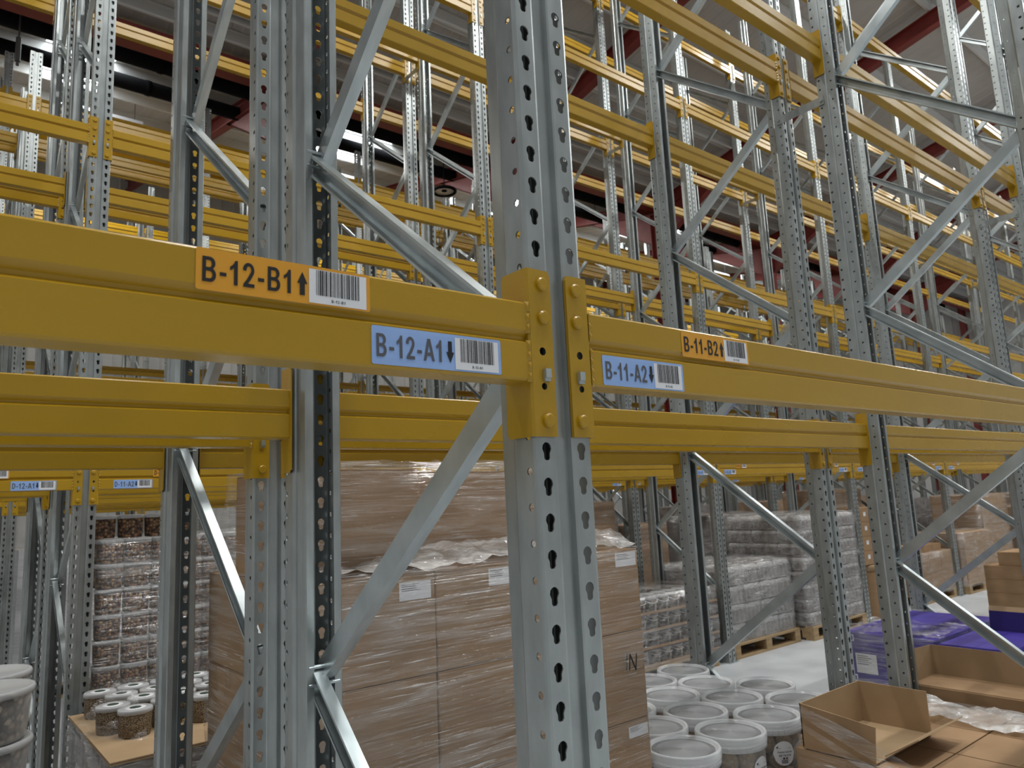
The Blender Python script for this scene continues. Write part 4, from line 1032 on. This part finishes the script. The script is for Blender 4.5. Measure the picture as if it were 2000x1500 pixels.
def tray_load(x0, y0, nx, ny, nl, w, d_, h, label, group, z0=0.146, M=GREYP, jit=0.012, front_only=True):
    for l in range(nl):
        for i in range(nx):
            for j in range(ny):
                if front_only and j > 0 and i > 0 and l < nl-1: continue
                o = tag(obj('shrink_wrapped_tray', tray_mesh(w, d_, h, M), None, (x0+i*(w+0.004)+random.uniform(-jit, jit)*0.4, y0+j*(d_+0.004)+random.uniform(-jit, jit)*0.3, z0+l*h)), '%s, %s layer up, %s across, %s deep' % (label, ORD[l], ORD[i], ORD[j]), 'tray of packs', group)
                obj('shrink_film', tray_film(w, d_, h), o)
tray_load(-0.05, 2.56, 3, 3, 3, 0.34, 0.29, 0.195, 'grey shrink-wrapped tray under the cardboard and seed tubs', 'trays under the seed tubs')
pallet((-0.07, 2.53, 0), 'wooden pallet under the grey trays and seed tubs', 1.1, 0.95)
film_shell(-0.09, 1.03, 2.49, 3.46, 0.12, CBZ-0.02, FILMW, 'cloudy stretch film around the stack below the seed tubs', seed=41, amp=0.012, top=False)
drape(-0.10, 0.10, 2.72, 3.25, lambda x, y: 0.86-0.9*max(0.0, 0.06-x)**1.0-0.12*max(0, (2.95-y)/0.2), 'torn film hanging over the corner seed tubs', 44, 12, 22, 0.016, FILM)

# --- big tubs of dried treats at the lower left
FT = MB(); FT.lathe([(0.0, 0.0), (0.145, 0.0), (0.15, 0.012), (0.16, 0.155), (0.16, 0.162), (0.0, 0.163)], 32)
FTB = FT.mesh('contents', [FISH], True)
FT = MB(); FT.lathe([(0.0, -0.001), (0.1465, -0.001), (0.152, 0.012), (0.163, 0.158), (0.163, 0.165)], 32); FTC = FT.mesh('tub', [CLEARJ], True)
FT = MB(); FT.lathe([(0.163, 0.155), (0.172, 0.156), (0.174, 0.172), (0.170, 0.180), (0.158, 0.180), (0.150, 0.174), (0.0, 0.174)], 36); FTL = FT.mesh('lid', [LIDJ], True)
for (x, y, z, nm) in ((-0.49, 2.66, 0.875, 'upper one of the nearest stack'), (-0.49, 2.66, 0.693, 'lower one of the nearest stack'), (-0.49, 2.66, 0.511, 'lowest one of the nearest stack'), (-0.46, 3.03, 0.875, 'behind the nearest stack, upper one'), (-0.46, 3.03, 0.693, 'behind the nearest stack, lower one')):
    t = thing('treat_tub', 'large clear tub of dried skins with white lid, '+nm, 'tub', (x, y, z), 0, 'large tubs of dried skins')
    obj('contents', FTB, t); obj('tub', FTC, t); obj('lid', FTL, t)
carton((-0.80, 2.48, 0.30), (0.52, 0.75, 0.385-0.18), 'brown carton under the large tubs of dried skins', 'cartons lower left', 0)
carton((-0.80, 2.48, 0.10), (0.52, 0.75, 0.195), 'lowest brown carton under the large tubs of dried skins', 'cartons lower left', 0)

# --- jars of pale feed balls on trays (third run)
KB, KL = jar_meshes(0.150, 0.140, BALLJ, 0.0)
hd = MB()
for i in range(8):
    a0, a1 = math.pi*i/8, math.pi*(i+1)/8
    hd.cyl((0.078*math.cos(a0), -0.02-0.05*math.sin(a0), 0.118-0.035*math.sin(a0)), (0.078*math.cos(a1), -0.02-0.05*math.sin(a1), 0.118-0.035*math.sin(a1)), 0.003, 6)
HND = hd.mesh('handle', [PLASW])
for l in range(4):
    zz = 0.150+0.148*l
    b = MB(); b.box(4.15, 5.45, 3.79, 4.58, zz-0.006, zz-0.001); b.box(4.15, 5.45, 3.79, 3.793, zz-0.006, zz+0.022)
    tag(obj('cardboard_tray', b.mesh('cardboard_tray', [CARD])), 'thin brown cardboard tray under the %s layer of feed ball jars' % ORD[l], 'tray', 'cardboard trays')
    for i in range(8):
        for j in range(2 if l == 3 else 1):
            o = jar((4.24+0.158*i, 3.88+0.16*j, zz), 'clear jar of pale feed balls, %s layer up, %s from left, %s row' % (ORD[l], ORD[i], ('front', 'back')[j]), 'jars of pale feed balls', (KB, KL), 'feed_ball_jar')
            if j == 0: obj('handle', HND, o)
pallet((4.2, 3.79, 0), 'wooden pallet under the jars of pale feed balls', 1.2, 0.8)
film_shell(4.14, 5.46, 3.775, 4.60, 0.1, 0.75, FILM, 'clear film around the low pallet of feed ball jars', seed=51, amp=0.006)

# --- grey wrapped pallets on the far side of the aisle (third run)
pallet((5.68, 3.80, 0), 'wooden pallet showing under the milky wrapped load right of the far upright', 1.2, 0.86)
tray_load(5.68, 3.83, 4, 3, 4, 0.29, 0.275, 0.185, 'milky shrink-wrapped tray of the lower grey load', 'trays of the lower grey load')
film_shell(5.665, 6.86, 3.815, 4.68, 0.13, 0.90, FILMW, 'milky film around the lower grey load on its pallet', seed=61, amp=0.018, bulge=lambda z: 0.012*math.cos(2*math.pi*(z-0.24)/0.185))
pallet((6.98, 3.70, 0), 'wooden pallet under the tall dark wrapped stack', 1.2, 1.0)
DARKP = noise_col(mat('brown_dark_packs', (0.16, 0.12, 0.10), 0.4), 8, (0.06, 0.042, 0.038), (0.17, 0.115, 0.10), 4)
tray_load(6.99, 3.72, 4, 3, 8, 0.29, 0.32, 0.148, 'dark shrink-wrapped tray of the tall wrapped stack', 'trays of the tall stack', M=DARKP)
film_shell(6.975, 8.20, 3.705, 4.72, 0.13, 1.345, FILMW, 'cloudy film around the tall dark wrapped stack', seed=62, amp=0.016, bulge=lambda z: 0.010*math.cos(2*math.pi*(z-0.22)/0.148))
# drum and small cartons beside it
t = thing('fibre_drum', 'brown fibre drum on the floor beside the tall wrapped stack', 'drum', (8.72, 3.98, 0.0))
g = MB(); g.lathe([(0.0, 0.0), (0.20, 0.0), (0.205, 0.01), (0.205, 0.60), (0.20, 0.61)], 24); obj('body', g.mesh('body', [CARD], True), t)
g = MB(); g.lathe([(0.206, 0.58), (0.215, 0.58), (0.215, 0.64), (0.205, 0.65), (0.0, 0.65)], 24); obj('lid', g.mesh('lid', [CARDIN], True), t)
for i in range(4):
    for j in range(2):
        o = carton((8.50+0.24*j, 3.80, 0.66+0.175*i), (0.235, 0.36, 0.173), 'small stickered brown carton above the fibre drum, %s layer, %s one' % (ORD[i], ('left', 'right')[j]), 'small stickered cartons', 0, False)
        sticker(o, 0.09, 0, 0.07, 0.06, 0.05, 2)

# --- loads deeper in the hall
def carton_load(x0, y0, nx, ny, nl, w, d_, h, desc, film=None, seed=1, zb=0.0, pal=True, M=None):
    grp = 'cartons of the '+desc
    if pal: pallet((x0, y0, zb), 'wooden pallet under the '+desc, nx*w+0.02, ny*d_+0.02, False, 'far wooden pallets')
    for l in range(nl):
        for i in range(nx):
            for j in range(ny):
                if 0 < j and 0 < i: continue
                carton((x0+i*(w+0.004), y0+j*(d_+0.004), zb+0.146+l*(h+0.001)), (w, d_, h), 'carton of the %s, %s up, %s' % (desc, ORD[l], ('left', 'second', 'third')[i]+(' front', ' back')[j]), grp, 0, False, M)
    if film: film_shell(x0-0.012, x0+nx*(w+0.004)+0.01, y0-0.012, y0+ny*(d_+0.004)+0.01, zb+0.1, zb+0.15+nl*(h+0.001), film, 'stretch film around the '+desc, seed=seed, amp=0.012, res=0.12)
carton_load(9.93, 3.80, 3, 2, 2, 0.38, 0.38, 0.26, 'low brown load by the second far gap', FILM, 71)
for i in range(3): carton((9.98+0.3*i, 3.85, 0.67), (0.29, 0.3, 0.10), 'flat brown carton lying on the low brown load, %s from left' % ORD[i], 'flat cartons on the low load', 0, False)
carton_load(11.35, 3.72, 3, 2, 3, 0.37, 0.38, 0.24, 'greyish wrapped load at the aisle far right', FILMW, 72)
carton_load(9.0, 4.75, 2, 2, 4, 0.42, 0.4, 0.27, 'tall narrow brown load, fourth run', FILM, 73)
carton_load(12.72, 3.9, 3, 2, 5, 0.38, 0.38, 0.25, 'tall brown load beyond the aisle', FILM, 74)
carton_load(14.3, 3.85, 3, 2, 4, 0.38, 0.38, 0.25, 'brown load farther along the third run', FILM, 75)
carton_load(15.54, 3.9, 3, 2, 5, 0.38, 0.38, 0.24, 'wrapped load far along the third run', FILMW, 76)
carton_load(17.1, 3.85, 3, 2, 3, 0.38, 0.38, 0.26, 'short load far along the third run', FILM, 77)
carton_load(8.9, 5.0-0.02, 2, 1, 2, 0.5, 0.45, 0.25, 'small load of the fourth run', None, 78) if False else None
fx = [(1.35, 7.7, 5, 0, 'white wrapped load, fifth run, second bay, right side'), (0.1, 7.7, 5, 0, 'white wrapped load, fifth run, second bay, left side'), (3.1, 7.65, 4, 1, 'brown load, fifth run, third bay, left side'), (4.31, 7.7, 4, 0, 'grey load, fifth run, third bay, right side'), (5.9, 7.65, 3, 1, 'brown load, fifth run, fourth bay, left side'), (7.12, 7.7, 5, 0, 'grey load, fifth run, fourth bay, right side'), (8.7, 7.65, 4, 1, 'brown load, fifth run, fifth bay, left side'), (9.95, 7.7, 5, 0, 'grey load, fifth run, fifth bay, right side'), (11.5, 7.65, 4, 1, 'brown load, fifth run, sixth bay, left side'), (12.72, 7.65, 5, 1, 'brown load, fifth run, sixth bay, right side'), (14.4, 7.7, 5, 0, 'grey load, fifth run, seventh bay, left side'), (15.58, 7.65, 5, 1, 'brown load, fifth run, seventh bay, right side'), (17.3, 7.7, 4, 0, 'grey load, fifth run, eighth bay, left side')]
WRAPW = mat('white_wrapped_pack', (0.60, 0.60, 0.62), 0.35)
for i, (x, y, nl, br, desc) in enumerate(fx):
    carton_load(x, y, 2, 1, nl, 0.58, 0.8, 0.25, desc, FILM if br else FILMW, 90+i, 0.0, True, None if br else (WRAPW if i < 2 else GREYP))
for i, (x, nl) in enumerate(((1.0, 5), (4.2, 6), (7.0, 5), (9.8, 6), (12.6, 5))):
    carton_load(x, 4.95, 2, 1, nl, 0.56, 0.68, 0.24, 'fourth-run load, %s from left' % ORD[i], FILM if i % 2 else FILMW, 110+i, 0.0, True, None if i % 2 else GREYP)
for i in range(2):
    carton_load(18.3+1.7*i, 3.9, 2, 2, 4, 0.55, 0.4, 0.25, '%s far load, third run' % ('nearer', 'farther')[i], FILM, 120+i)
for i in range(4):
    carton_load((8.5, 9.75, 11.35, 12.6)[i], 1.2, 2, 1, (3, 4, 3, 4)[i], 0.55, 0.4, 0.25, 'brown second-run load past the neat stack, %s' % ORD[i], FILM, 130+i)
tag(obj('red_bin', (lambda b: (b.lathe([(0.0, 0.0), (0.22, 0.0), (0.24, 0.02), (0.30, 0.55), (0.31, 0.56), (0.31, 0.60), (0.25, 0.60), (0.24, 0.5), (0.0, 0.5)], 24, sq=0.6), b.mesh('red_bin', [mat('red_bin_plastic', (0.45, 0.02, 0.02), 0.35)], True))[1])(MB()), None, (6.6, 7.3, 1.15)), 'bright red bin seen far behind the wrapped carton load', 'bin')
b = MB(); b.bevbox(6.1, 7.2, 7.05, 7.55, 0.0, 1.15, 0.02); tag(obj('grey_cabinet', b.mesh('grey_cabinet', [GREYP])), 'grey cabinet carrying the red bin behind the wrapped cartons', 'cabinet')
